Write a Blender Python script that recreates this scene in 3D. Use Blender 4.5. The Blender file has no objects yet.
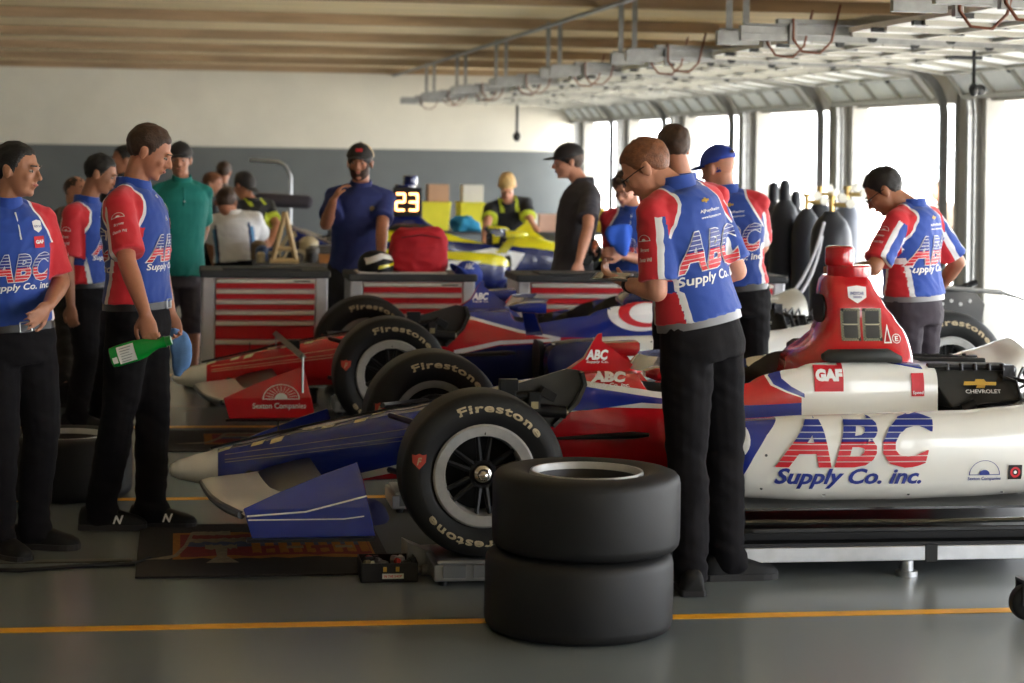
import bpy, bmesh, math, random
from mathutils import Vector, Matrix, noise
from mathutils.bvhtree import BVHTree
random.seed(7)
C = bpy.context.scene.collection
SC = bpy.context.scene
PI = math.pi
# ------------------------------------------------------------ camera, light, exposure
F = 2100.0; CH = 1.72; YAW = math.atan((512-180)/F); CA, SA = math.cos(YAW), math.sin(YAW); ROLL = 0.015
cam = bpy.data.cameras.new('camera'); camo = bpy.data.objects.new('camera', cam); C.objects.link(camo)
camo.location = (0, 0, CH)
camo.matrix_world = Matrix.Translation((0, 0, CH)) @ Matrix.Rotation(-YAW, 4, 'Z') @ Matrix.Rotation(PI/2, 4, 'X') @ Matrix.Rotation(ROLL, 4, 'Z')
cam.sensor_width = 36; cam.lens = F/1024*36
cam.shift_x = 0.0; cam.shift_y = -(341.5-150)/1024
cam.clip_start = 0.2; cam.clip_end = 500
cam.dof.use_dof = True; cam.dof.focus_distance = 8.6; cam.dof.aperture_fstop = 3.2
SC.camera = camo
w = bpy.data.worlds.new('world'); SC.world = w; w.use_nodes = True
nt = w.node_tree; bgn = nt.nodes['Background']
bgn.inputs[0].default_value = (0.93, 0.96, 1.0, 1); bgn.inputs[1].default_value = 3.0
SC.view_settings.view_transform = 'Standard'; SC.view_settings.look = 'None'
SC.view_settings.gamma = 1; SC.view_settings.use_curve_mapping = False
SC.view_settings.exposure = 1.7
SC.cycles.use_denoising = True
SC.cycles.max_bounces = 10; SC.cycles.diffuse_bounces = 6; SC.cycles.glossy_bounces = 4
SC.cycles.sample_clamp_indirect = 8
sun = bpy.data.lights.new('sun', 'SUN'); sun.energy = 13; sun.angle = .01; sun.color = (1, .95, .86)
suno = bpy.data.objects.new('sun', sun); C.objects.link(suno); suno.rotation_euler = (math.radians(12), math.radians(-32), 0)
POSTS = [17.43+3.62*k for k in range(-6, 6)]
XW = 6.8
for i in range(-7, 6):            # daylight portals in the open garage doors
    l = bpy.data.lights.new('door_daylight', 'AREA'); l.shape = 'RECTANGLE'; l.size = 2.1; l.size_y = 3.2
    l.cycles.is_portal = True
    o = bpy.data.objects.new('door_daylight', l); C.objects.link(o)
    o.location = (XW+0.25, 17.43+3.62*(i+0.5), 1.06)
    o.rotation_euler = (0, PI/2, 0)     # local -Z points into the room (-X)
def at(px, py, D):                 # the point seen at pixel px, py at camera depth D
    dx, dy = px-512, py-150
    x, y = (dx+dy*ROLL)/F, (dy-dx*ROLL)/F
    return Vector((x*D*CA + D*SA, D*CA - x*D*SA, CH - y*D))
def atY(px, py, Y):
    x = ((px-512)+(py-150)*ROLL)/F
    return at(px, py, Y/(CA-x*SA))
def ground(px, py, z=0.0):
    y = ((py-150)-(px-512)*ROLL)/F
    return at(px, py, (CH-z)/y)
# ------------------------------------------------------------ materials
def lin(c):
    return tuple(((v/255)/12.92 if v/255 <= .04045 else ((v/255+.055)/1.055)**2.4) for v in c) + (1,)
MATS = {}
def mat(name, rgb, rough=.5, metal=0, coat=0, var=0.0, scale=8, bump=0, bscale=60, emit=0, spec=.5, alpha=1, trans=0, rvar=0, sheen=0, stretch=None):
    if name in MATS: return MATS[name]
    m = bpy.data.materials.new(name); m.use_nodes = True; MATS[name] = m
    n = m.node_tree.nodes; L = m.node_tree.links; b = n['Principled BSDF']
    col = lin(rgb); b.inputs['Base Color'].default_value = col
    b.inputs['Roughness'].default_value = rough; b.inputs['Metallic'].default_value = metal
    b.inputs['Coat Weight'].default_value = coat; b.inputs['Coat Roughness'].default_value = .06
    b.inputs['Specular IOR Level'].default_value = spec
    if trans: b.inputs['Transmission Weight'].default_value = trans
    if alpha < 1: b.inputs['Alpha'].default_value = alpha
    if sheen: b.inputs['Sheen Weight'].default_value = sheen
    if emit: b.inputs['Emission Color'].default_value = col; b.inputs['Emission Strength'].default_value = emit
    if var or bump or rvar:
        tc = n.new('ShaderNodeTexCoord'); src = tc.outputs['Object']
        if stretch:
            mp = n.new('ShaderNodeMapping'); mp.inputs['Scale'].default_value = stretch; L.new(src, mp.inputs[0]); src = mp.outputs[0]
        if var:
            t = n.new('ShaderNodeTexNoise'); t.inputs['Scale'].default_value = scale; t.inputs['Detail'].default_value = 5; L.new(src, t.inputs[0])
            r = n.new('ShaderNodeValToRGB'); L.new(t.outputs['Fac'], r.inputs[0]); r.color_ramp.elements[0].position = .3; r.color_ramp.elements[1].position = .7
            r.color_ramp.elements[0].color = tuple(v*(1-var) for v in col[:3])+(1,); r.color_ramp.elements[1].color = tuple(min(1, v*(1+var)) for v in col[:3])+(1,)
            L.new(r.outputs[0], b.inputs['Base Color'])
        if bump:
            t = n.new('ShaderNodeTexNoise'); t.inputs['Scale'].default_value = bscale; t.inputs['Detail'].default_value = 4; L.new(src, t.inputs[0])
            u = n.new('ShaderNodeBump'); u.inputs['Strength'].default_value = bump; u.inputs['Distance'].default_value = .01; L.new(t.outputs['Fac'], u.inputs['Height']); L.new(u.outputs[0], b.inputs['Normal'])
        if rvar:
            t = n.new('ShaderNodeTexNoise'); t.inputs['Scale'].default_value = scale*.5; t.inputs['Detail'].default_value = 4; L.new(src, t.inputs[0])
            q = n.new('ShaderNodeMapRange'); q.inputs['To Min'].default_value = max(0, rough-rvar); q.inputs['To Max'].default_value = rough+rvar
            L.new(t.outputs['Fac'], q.inputs[0]); L.new(q.outputs[0], b.inputs['Roughness'])
    return m
BLUE = mat('car_blue', (18, 40, 135), .22, coat=.8, var=.05)
DBLUE = mat('car_dark_blue', (16, 28, 92), .25, coat=.8, var=.05)
RED = mat('car_red', (190, 16, 28), .22, coat=.8, var=.04)
WHITE = mat('car_white', (226, 226, 220), .25, coat=.7, var=.02)
YEL = mat('car_yellow', (225, 215, 30), .25, coat=.7, var=.03)
CARB = mat('carbon', (11, 11, 12), .36, coat=.2, spec=.35, var=.3, scale=90)
BLK = mat('black_plastic', (11, 11, 12), .5, spec=.35, var=.2)
RUB = mat('tyre_rubber', (22, 22, 23), .55, spec=.35, var=.18, scale=7, bump=.05, bscale=160, rvar=.08)
TXC = mat('tyre_letter', (176, 160, 128), .7, var=.12, scale=60)
ALU = mat('aluminium', (178, 180, 182), .35, metal=.85, var=.08, scale=20, rvar=.08)
STEEL = mat('galvanised_steel', (150, 150, 148), .45, metal=.7, var=.15, scale=14)
DSTEEL = mat('dark_steel', (60, 60, 60), .4, metal=.8, var=.2)
SIL = mat('silver_rim', (170, 170, 168), .42, metal=.35, var=.08, scale=30)
GOLD = mat('gold', (205, 165, 70), .35, metal=.4, var=.05)
OUT = mat('white_ink', (236, 236, 236), .55, var=.02)
RINK = mat('red_ink', (200, 22, 38), .5, var=.03)
BINK = mat('blue_ink', (24, 44, 132), .5, var=.03)
# ------------------------------------------------------------ mesh building
class MB:
    def __init__(s): s.v = []; s.f = []; s.mi = []; s.cur = 0
    def add(s, vs, fs):
        k = len(s.v); s.v += [Vector(p) for p in vs]; s.f += [tuple(i+k for i in f) for f in fs]; s.mi += [s.cur]*len(fs); return s
    def box(s, c, size, rot=None):
        hx, hy, hz = size[0]/2, size[1]/2, size[2]/2
        vs = [Vector((x*hx, y*hy, z*hz)) for x in (-1, 1) for y in (-1, 1) for z in (-1, 1)]
        if rot is not None: vs = [rot @ p for p in vs]
        c = Vector(c)
        return s.add([p+c for p in vs], [(0, 1, 3, 2), (4, 6, 7, 5), (0, 4, 5, 1), (2, 3, 7, 6), (0, 2, 6, 4), (1, 5, 7, 3)])
    def bb(s, x0, x1, y0, y1, z0, z1): return s.box(((x0+x1)/2, (y0+y1)/2, (z0+z1)/2), (abs(x1-x0), abs(y1-y0), abs(z1-z0)))
    def loft(s, rings, cap=True, closed=True):
        n = len(rings[0]); vs = [p for r in rings for p in r]; fs = []
        for i in range(len(rings)-1):
            for j in range(n if closed else n-1):
                a = i*n+j; b = i*n+(j+1) % n; fs.append((a, b, b+n, a+n))
        if cap:
            fs.append(tuple(range(n-1, -1, -1))); fs.append(tuple((len(rings)-1)*n+j for j in range(n)))
        return s.add(vs, fs)
    def tube(s, pts, r, n=8, cap=True):
        pts = [Vector(p) for p in pts]; rs = r if isinstance(r, (list, tuple)) else [r]*len(pts)
        rings = []; up = None
        for i, p in enumerate(pts):
            t = (pts[min(i+1, len(pts)-1)]-pts[max(i-1, 0)]).normalized()
            if up is None:
                up = Vector((0, 0, 1)) if abs(t.z) < .9 else Vector((1, 0, 0))
            a = t.cross(up)
            if a.length < 1e-4: a = t.cross(Vector((0, 1, 0)))
            a.normalize(); b = a.cross(t).normalized(); up = b
            rings.append([p + a*math.cos(2*PI*k/n)*rs[i] + b*math.sin(2*PI*k/n)*rs[i] for k in range(n)])
        return s.loft(rings, cap)
    def caps(s, p0, p1, r0, r1, n=14, flat=None, m=4):     # tapered capsule
        p0, p1 = Vector(p0), Vector(p1); t = (p1-p0).normalized()
        pts = []; rs = []
        for k in range(m): a = PI/2*(1-k/m); pts.append(p0 - t*r0*math.sin(a)); rs.append(max(1e-3, r0*math.cos(a)))
        pts += [p0, p1]; rs += [r0, r1]
        for k in range(1, m+1): a = PI/2*k/m; pts.append(p1 + t*r1*math.sin(a)); rs.append(max(1e-3, r1*math.cos(a)))
        return s.tube(pts, rs, n)
    def ell(s, c, r, n=16, m=10, rot=None):
        c = Vector(c); rings = []
        for i in range(1, m):
            a = PI*i/m; ring = [Vector((r[0]*math.sin(a)*math.cos(2*PI*k/n), r[1]*math.sin(a)*math.sin(2*PI*k/n), -r[2]*math.cos(a))) for k in range(n)]
            rings.append([(rot @ p if rot is not None else p)+c for p in ring])
        k = len(s.v); s.loft(rings, cap=False)
        bot = Vector((0, 0, -r[2])); top = Vector((0, 0, r[2]))
        if rot is not None: bot = rot @ bot; top = rot @ top
        b = len(s.v); s.v += [bot+c, top+c]
        for j in range(n):
            s.f.append((b, k+(j+1) % n, k+j)); s.f.append((b+1, k+(m-2)*n+j, k+(m-2)*n+(j+1) % n)); s.mi += [s.cur]*2
        return s
    def lathe(s, prof, o=(0, 0, 0), axis='Y', n=48, closed=True):   # prof: (radius, along axis)
        o = Vector(o); rings = []
        for k in range(n):
            a = 2*PI*k/n; c, d = math.cos(a), math.sin(a)
            if axis == 'Y': rings.append([o+Vector((r*c, h, r*d)) for r, h in prof])
            elif axis == 'Z': rings.append([o+Vector((r*c, r*d, h)) for r, h in prof])
            else: rings.append([o+Vector((h, r*c, r*d)) for r, h in prof])
        m = len(prof); vs = [p for r in rings for p in r]; fs = []
        for k in range(n):
            for j in range(m if closed else m-1):
                a = k*m+j; b = k*m+(j+1) % m; c = ((k+1) % n)*m+(j+1) % m; d = ((k+1) % n)*m+j
                fs.append((a, b, c, d))
        return s.add(vs, fs)
    def prism(s, poly, a, b, plane='XZ'):       # 2D outline extruded from a to b along the third axis
        def q(p, t): return {'XZ': (p[0], t, p[1]), 'XY': (p[0], p[1], t), 'YZ': (t, p[0], p[1])}[plane]
        n = len(poly); vs = [q(p, a) for p in poly]+[q(p, b) for p in poly]
        fs = [tuple(range(n-1, -1, -1)), tuple(range(n, 2*n))]+[(i, (i+1) % n, n+(i+1) % n, n+i) for i in range(n)]
        return s.add(vs, fs)
    def mesh(s, name, mats, smooth=True, angle=38, fix=True):
        me = bpy.data.meshes.new(name); me.from_pydata([tuple(p) for p in s.v], [], s.f)
        for m in (mats if isinstance(mats, (list, tuple)) else [mats]): me.materials.append(m)
        if any(s.mi): me.polygons.foreach_set('material_index', s.mi)
        if fix:
            bm = bmesh.new(); bm.from_mesh(me); bmesh.ops.recalc_face_normals(bm, faces=bm.faces); bm.to_mesh(me); bm.free()
        if smooth:
            me.polygons.foreach_set('use_smooth', [True]*len(me.polygons)); me.set_sharp_from_angle(angle=math.radians(angle))
        me.update(); return me
    def build(s, name, mats, parent=None, smooth=True, angle=38, bevel=0, label=None, loc=None):
        o = bpy.data.objects.new(name, s.mesh(name, mats, smooth, angle)); C.objects.link(o)
        if parent: o.parent = parent
        if loc is not None: o.location = loc
        if bevel:
            b = o.modifiers.new('bevel', 'BEVEL'); b.width = bevel; b.segments = 2; b.limit_method = 'ANGLE'; b.angle_limit = math.radians(40)
        if label: o['label'] = label
        return o
    def bvh(s): return BVHTree.FromPolygons([tuple(p) for p in s.v], s.f)
def tag(o, label, cat, group=None, kind=None):
    if label: o['label'] = label
    if cat: o['category'] = cat
    if group: o['group'] = group
    if kind: o['kind'] = kind
    return o
def thing(name, label, cat, loc=(0, 0, 0), rz=0, group=None):
    o = bpy.data.objects.new(name, None); C.objects.link(o); o.location = loc; o.rotation_euler = (0, 0, rz); o.empty_display_size = .1
    return tag(o, label, cat, group)
def struct(name, mb, m, smooth=False, bevel=0, label=None):
    o = mb.build(name, m, smooth=smooth, bevel=bevel); o['kind'] = 'structure'
    if label: o['label'] = label
    return o
def dup(root, loc, rz=None, label=None, cat=None, group=None):
    r = root.copy(); C.objects.link(r); r.location = loc
    if rz is not None: r.rotation_euler = (0, 0, rz)
    if label: r['label'] = label
    if group: r['group'] = group
    kids = [o for o in list(bpy.data.objects) if o.parent == root]
    for ch in kids:
        c = ch.copy(); C.objects.link(c); c.parent = r
        for g in [o for o in list(bpy.data.objects) if o.parent == ch]:
            d = g.copy(); C.objects.link(d); d.parent = c
    return r
# ------------------------------------------------------------ printed marks wrapped on surfaces
def text_mesh(body, size=1, shear=0, bold=0, space=1, align='CENTER', res=3):
    cu = bpy.data.curves.new('t', 'FONT'); cu.body = body; cu.size = size; cu.shear = shear; cu.offset = bold; cu.space_character = space
    cu.align_x = align; cu.align_y = 'CENTER'; cu.resolution_u = res
    o = bpy.data.objects.new('t', cu); C.objects.link(o)
    dg = bpy.context.evaluated_depsgraph_get(); me = bpy.data.meshes.new_from_object(o.evaluated_get(dg))
    bpy.data.objects.remove(o); bpy.data.curves.remove(cu); return me
def poly_mesh(polys):                       # polys: list of closed outlines (holes by even-odd fill)
    cu = bpy.data.curves.new('p', 'CURVE'); cu.dimensions = '2D'; cu.fill_mode = 'BOTH'
    for p in polys:
        sp = cu.splines.new('POLY'); sp.points.add(len(p)-1); sp.use_cyclic_u = True
        for i, q in enumerate(p): sp.points[i].co = (q[0], q[1], 0, 1)
    o = bpy.data.objects.new('p', cu); C.objects.link(o)
    dg = bpy.context.evaluated_depsgraph_get(); me = bpy.data.meshes.new_from_object(o.evaluated_get(dg))
    bpy.data.objects.remove(o); bpy.data.curves.remove(cu); return me
def circ(cx, cy, rx, ry=None, n=32, a0=0, a1=360):
    ry = ry or rx; full = abs(a1-a0) >= 360
    return [(cx+rx*math.cos(math.radians(a0+(a1-a0)*k/(n if full else n-1))), cy+ry*math.sin(math.radians(a0+(a1-a0)*k/(n if full else n-1)))) for k in range(n)]
def wrap(name, parent, bvh, src, O, U, V, mats, off=.002, grid=.015, sx=1, sy=1, bend=None, dist=3.0, jump=.12, maxd=None, matfn=None, label=None):
    """project the flat shape src (plane coordinates a, b) from plane (O, U, V) onto the surface bvh"""
    O, U, V = Vector(O), Vector(U).normalized(), Vector(V).normalized(); N = -(U.cross(V))
    bm = bmesh.new(); bm.from_mesh(src)
    for v in bm.verts: v.co = Vector((v.co.x*sx, v.co.y*sy, 0))
    if not bm.verts: bm.free(); return None
    if not bend:
        for ax in (0, 1):
            lo = min(v.co[ax] for v in bm.verts); hi = max(v.co[ax] for v in bm.verts); k = math.floor(lo/grid)+1
            while k*grid < hi:
                nr = [0, 0, 0]; nr[ax] = 1; pc = [0, 0, 0]; pc[ax] = k*grid
                bmesh.ops.bisect_plane(bm, geom=bm.verts[:]+bm.edges[:]+bm.faces[:], plane_co=pc, plane_no=nr); k += 1
    if matfn:
        for f in bm.faces: c = f.calc_center_median(); f.material_index = max(0, matfn(c.x, c.y))
        bmesh.ops.delete(bm, geom=[f for f in bm.faces if matfn(f.calc_center_median().x, f.calc_center_median().y) < 0], context='FACES')
    bad = []
    for v in bm.verts:
        a, b = v.co.x, v.co.y
        if bend: a, b = bend(a, b)
        p = O+U*a+V*b
        h = bvh.ray_cast(p, N, dist)
        if h[0] is None or (maxd and h[3] > maxd): bad.append(v); v.co = p
        else:
            nn = h[1]
            if nn.dot(N) > 0: nn = -nn
            v.co = h[0]+nn*off*.6-N*off*.7
    bmesh.ops.delete(bm, geom=bad, context='VERTS')
    def stretched(f):
        ds = [v.co.dot(N) for v in f.verts]; return max(ds)-min(ds) > jump
    bmesh.ops.delete(bm, geom=[f for f in bm.faces if stretched(f)], context='FACES')
    if not bm.faces: bm.free(); return None
    bmesh.ops.recalc_face_normals(bm, faces=bm.faces)
    me = bpy.data.meshes.new(name); bm.to_mesh(me); bm.free()
    # face outwards
    for m in (mats if isinstance(mats, (list, tuple)) else [mats]): me.materials.append(m)
    me.polygons.foreach_set('use_smooth', [True]*len(me.polygons))
    o = bpy.data.objects.new(name, me); C.objects.link(o); o.parent = parent
    if label: o['label'] = label
    return o
def striped_abc(h):            # stripes: thin gaps, blue above, red below (a: along, b: up, centred)
    def fn(a, b):
        t = (b/h)+.5; k = t*9
        if (k % 1) < .16 and t > .08: return -1
        return 0 if t > .5 else 1
    return fn
def stripe_mesh(me, h, n=9):
    bm = bmesh.new(); bm.from_mesh(me)
    for i in range(n):
        for e in (0, .16):
            bmesh.ops.bisect_plane(bm, geom=bm.verts[:]+bm.edges[:]+bm.faces[:], plane_co=(0, ((i+e)/n-.5)*h, 0), plane_no=(0, 1, 0))
    bmesh.ops.bisect_plane(bm, geom=bm.verts[:]+bm.edges[:]+bm.faces[:], plane_co=(0, 0, 0), plane_no=(0, 1, 0))
    bm.to_mesh(me); bm.free(); return me
T_CACHE = {}
def txt(body, **k):
    key = (body, tuple(sorted(k.items())))
    if key not in T_CACHE:
        me = text_mesh(body, **k)
        xs = [v.co.x for v in me.vertices]; ys = [v.co.y for v in me.vertices]
        cx, cy = (min(xs)+max(xs))/2, (min(ys)+max(ys))/2; w_, h_ = max(xs)-min(xs), max(ys)-min(ys)
        for v in me.vertices: v.co = Vector(((v.co.x-cx)/w_, (v.co.y-cy)/h_, 0))
        T_CACHE[key] = me
    return T_CACHE[key]       # normalised: width 1, height 1, centred
def word(parent, bvh, body, O, U, V, wid, hei, m, name='lettering', **k):
    kw = dict(shear=k.pop('shear', 0), bold=k.pop('bold', .02), space=k.pop('space', 1))
    return wrap(name, parent, bvh, txt(body, **kw), O, U, V, m, sx=wid, sy=hei, **k)
ABC_BIG = None
def abc_mark(parent, bvh, O, U, V, wid, hei, outline=True, off=.002, grid=.02, solid=None, **k):
    global ABC_BIG
    if ABC_BIG is None:
        ABC_BIG = txt('ABC', shear=.25, bold=.038, space=1.12).copy(); stripe_mesh(ABC_BIG, 1.0)
    if outline:
        wrap('lettering_outline', parent, bvh, txt('ABC', shear=.25, bold=.062, space=1.12), O, U, V, OUT, off=off, grid=grid, sx=wid*1.03, sy=hei*1.05, **k)
    wrap('logo_lettering', parent, bvh, ABC_BIG, O, U, V, [BINK, RINK], off=off*2, grid=grid, sx=wid, sy=hei, matfn=striped_abc(hei), **k)
# ------------------------------------------------------------ the garage
CEIL = 3.02; BACK = 37.0; LEFT = -10.0; FRONT = -7.0
m_floor = mat('grey_epoxy_floor', (114, 121, 122), .26, var=.05, scale=.5, spec=.5)
m_up = mat('painted_wall', (214, 210, 198), .8, var=.05, scale=1.5)
m_band = mat('painted_wall_grey', (98, 102, 102), .6, var=.06, scale=2)
m_post = mat('post_paint', (150, 147, 140), .6, var=.12, scale=5)
m_line = mat('yellow_floor_paint', (232, 165, 28), .45, var=.12, scale=6)
m_wood = mat('joist_wood', (164, 138, 108), .7, var=.28, scale=2.2, stretch=(.4, 5, 5))
m_deck = mat('deck_wood', (222, 200, 158), .7, var=.18, scale=1.6, stretch=(.35, 4, 4))
m_door = mat('door_panel', (246, 245, 240), .55, var=.04)
m_conc = mat('outdoor_concrete', (222, 220, 214), .9, var=.08, scale=.6)
def wallmat():
    return m_up
struct('floor', MB().bb(LEFT, 7.05, FRONT, BACK, -.1, 0), m_floor)
struct('trim_1', MB().bb(7.05, 90, -60, 110, -.14, -.02), m_conc, label='pale concrete apron outside the open garage doors')
for i, y in enumerate((7.58, 10.33, 12.96, 15.9)):
    struct('trim_%d' % (i+2), MB().bb(-8, 6.5, y-.036, y+.036, .0005, .002), m_line, label='yellow line painted across the grey garage floor')
struct('trim_6', MB().bb(-8, -.17, 8.78, 8.84, 0, .006), mat('seam', (62, 62, 58), .6), label='dark seam strip across the floor')
struct('wall_back', MB().bb(LEFT, 7.05, BACK, BACK+.2, 1.70, 3.3), m_up)
struct('wall_back_lower', MB().bb(LEFT, 7.05, BACK-.01, BACK+.2, 0, 1.70), m_band)
struct('wall_left', MB().bb(LEFT-.2, LEFT, FRONT, BACK, 0, 3.3), m_up)
struct('wall_front', MB().bb(LEFT, 7.05, FRONT-.2, FRONT, 0, 3.3), m_up)
struct('ceiling', MB().bb(LEFT, 7.3, FRONT, BACK+.2, 3.13, 3.3), m_deck)
y = 17.43-3.62*6+1.2; k = 0
while y < BACK:
    k += 1
    struct('trim_%d' % (k+6), MB().bb(LEFT, 7.0, y-.06, y+.06, CEIL, 3.13), m_wood, bevel=.006, label='wooden ceiling joist')
    y += 3.62
hb = MB()
hb.bb(6.86, 7.05, FRONT, BACK, 2.2, 3.13)
struct('wall_right', hb, m_post)
for i, py in enumerate(POSTS):
    p = MB()
    p.bb(6.72, 7.02, py-.20, py+.20, 0, 3.02)
    p.bb(6.80, 6.98, py-.33, py-.22, 0, 2.3); p.bb(6.80, 6.98, py+.22, py+.33, 0, 2.3)
    p.bb(6.70, 6.73, py-.12, py-.08, 0, 2.9); p.bb(6.70, 6.73, py+.08, py+.12, 0, 2.9)
    o = p.build('door_post', m_post, smooth=False, bevel=.008)
    tag(o, 'grey post between two open garage doors', 'post', 'grey posts between the garage doors', 'structure')
def door_bay(i):
    y0, y1 = POSTS[i]+.33, POSTS[i+1]-.33
    ordn = ['nearest', 'second', 'third', 'fourth', 'fifth', 'sixth', 'seventh']
    t = thing('overhead_door', 'white sectional overhead door rolled up under the ceiling above its opening', 'garage door', (5.3, (y0+y1)/2, 2.5), 0, 'open overhead garage doors')
    hy = (y1-y0)/2-.07
    prev = [(1.30, -.27), (1.12, -.05), (.62, .02), (.10, .03), (-.42, .04), (-.94, .05)]
    for j in range(5):
        (xa, za), (xb, zb) = prev[j], prev[j+1]
        s = MB(); L = math.hypot(xa-xb, za-zb); ang = math.atan2(za-zb, xa-xb)
        rot = Matrix.Rotation(-ang, 3, 'Y'); c = Vector(((xa+xb)/2, 0, (za+zb)/2))
        s.box(c, (L-.012, hy*2, .035), rot)
        s.build('panel', m_door, t, smooth=False)
        r = MB(); dn = rot @ Vector((0, 0, -.032))
        for q in range(5):
            yy = -hy+.04+q*(2*hy-.08)/4
            r.box(c+dn+Vector((0, yy, 0)), (L-.03, .05, .03), rot)
        ed = rot @ Vector((L/2-.03, 0, -.03)); r.box(c+ed, (.04, 2*hy, .03), rot)
        r.build('stile', mat('door_rib', (176, 172, 160), .5, metal=.2, var=.1), t, smooth=False)
        h = MB()
        for yy in (-hy*.5, hy*.02, hy*.55): h.box(c + rot @ Vector((-L/2, yy, -.035)), (.09, .05, .03), rot)
        h.build('hinge', DSTEEL, t, smooth=False)
    for sgn in (-1, 1):
        yy = sgn*((y1-y0)/2+.02); tr = MB()
        pts = [Vector((-1.62, yy, .05)), Vector((.95, yy, .02))]
        for q in range(1, 7):
            a = PI/2*q/6; pts.append(Vector((.95+.42*math.sin(a), yy, .02-.42*(1-math.cos(a)))))
        pts.append(Vector((1.37, yy, -2.48)))
        for a, b in zip(pts[:-1], pts[1:]):
            d = b-a; c = (a+b)/2; rot = Matrix.Rotation(-math.atan2(d.z, d.x), 3, 'Y')
            tr.box(c, (d.length+.01, .012, .07), rot); tr.box(c+rot @ Vector((0, -sgn*.02, .03)), (d.length+.01, .04, .008), rot); tr.box(c+rot @ Vector((0, -sgn*.02, -.03)), (d.length+.01, .04, .008), rot)
        tr.build('track', STEEL, t, smooth=False)
        g = MB(); g.box((-1.5, yy, .02), (.30, .05, .10)); g.box((-1.3, yy-.03, .02), (.05, .05, .14)); g.box((-1.05, yy, .10), (.7, .07, .035))
        g.build('bracket', STEEL, t, smooth=False, bevel=.004)
        u = MB(); u.tube([(-1.30, yy-.05, .12), (-1.30, yy-.06, -.02), (-1.24, yy-.06, -.10), (-1.12, yy-.06, -.11), (-1.04, yy-.06, -.03), (-.98, yy-.06, .22)], .009, 6)
        u.build('cable_loop', mat('rust_brown', (110, 62, 40), .6), t)
        ro = MB()
        for xr in (.35, -.2, -.75): ro.lathe([(0, -.02), (.03, -.02), (.03, .02), (0, .02)], (xr, yy-sgn*.04, .0), 'Y', 10, False)
        ro.build('roller', DSTEEL, t)
        hgr = MB()
        if sgn > 0: continue
        for dx in (-1.56, -1.44):
            hgr.box((dx, yy, .30), (.045, .012, .50)); hgr.box((dx+.02, yy+.02, .30), (.008, .04, .50))
        hgr.build('hanger', STEEL, t, smooth=False)
    sp = MB(); sp.tube([(1.30, -hy, .36), (1.30, hy, .36)], .028, 8)
    sp.build('spring_shaft', DSTEEL, t)
    return t
for i in range(len(POSTS)-1):
    if POSTS[i+1] > 9: door_bay(i)
door_bay_last = None
tag(MB().bb(3.68, 3.74, 5, BACK, 2.985, 3.01).build('hanger_rail', STEEL, smooth=False), 'long steel rail under the joists carrying the door track hangers', 'rail')
# pipe with valve hanging under the nearest door (upper right)
v = thing('valve', 'small steel pipe drop with a valve hanging under the nearest open door', 'valve', tuple(at(974, 62, 15.2)))
b = MB(); b.tube([(0, 0, .35), (0, 0, -.2)], .014, 8); b.tube([(-.2, 0, .03), (.06, 0, .03)], .014, 8); b.build('pipe', DSTEEL, v)
b = MB(); b.ell((.0, 0, -.2), (.035, .035, .05)); b.ell((.05, 0, -.2), (.045, .015, .04)); b.build('valve_body', DSTEEL, v)
v = thing('valve', 'small valve on a pipe drop in front of the white back wall', 'valve', tuple(at(517, 130, 26)))
b = MB(); b.tube([(0, 0, .3), (0, 0, -.05)], .02, 8); b.build('pipe', DSTEEL, v)
b = MB(); b.ell((0, 0, -.08), (.05, .05, .06)); b.build('valve_body', DSTEEL, v)
# ------------------------------------------------------------ tyres
def tyre_prof(R, W, rb=.205):
    h = W/2
    return [(rb, -h*.86), (rb+.02, -h*.95), (rb+.05, -h*1.0), ((R+rb)/2, -h*1.02), (R-.035, -h*.985), (R-.015, -h*.93), (R-.004, -h*.84), (R, -h*.7), (R+.001, 0),
            (R, h*.7), (R-.004, h*.84), (R-.015, h*.93), (R-.035, h*.985), ((R+rb)/2, h*1.02), (rb+.05, h*1.0), (rb+.02, h*.95), (rb, h*.86), (rb-.012, h*.8), (rb-.012, -h*.8)]
def tyre_marks(parent, bv, R, yface, flip=1, k=1.0, word2=True):
    """raised lettering on the sidewall facing -Y; centre at the parent's origin"""
    O = (0, yface-.3, 0); U = (1, 0, 0); V = (0, 0, 1)
    tm = txt('Firestone', bold=.035, space=1.15)
    rr = R*.83; H_ = R*.105
    def mk(a0, a1, nm):
        def bend(a, b):
            t = a+.5; an = a0+(a1-a0)*t; r = rr+b
            return r*math.cos(an), r*math.sin(an)
        # split into slices so the letters bend smoothly
        me = tm.copy(); bm = bmesh.new(); bm.from_mesh(me)
        for q in range(1, 40): bmesh.ops.bisect_plane(bm, geom=bm.verts[:]+bm.edges[:]+bm.faces[:], plane_co=(q/40-.5, 0, 0), plane_no=(1, 0, 0))
        bm.to_mesh(me); bm.free()
        wrap('lettering', parent, bv, me, O, U, V, TXC, off=.0015, sx=1, sy=H_, bend=bend)
    mk(math.radians(114), math.radians(36), 'a')
    if word2: mk(math.radians(292), math.radians(216), 'b')
    sh = [(-.026, .03), (-.012, .027), (0, .034), (.012, .027), (.026, .03), (.024, -.005), (0, -.036), (-.024, -.005)]
    ca, cb = -R*.80, R*.19
    wrap('shield_emblem', parent, bv, poly_mesh([[(a*1.1*R/.33+ca, b*.9*R/.33+cb) for a, b in sh]]), O, U, V, mat('shield_red', (178, 62, 48), .6), off=.0012, grid=.02)
    word(parent, bv, 'F', (ca, yface-.3, cb), U, V, .020, .030, TXC, off=.003, name='shield_letter', shear=.3, bold=.04)
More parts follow.
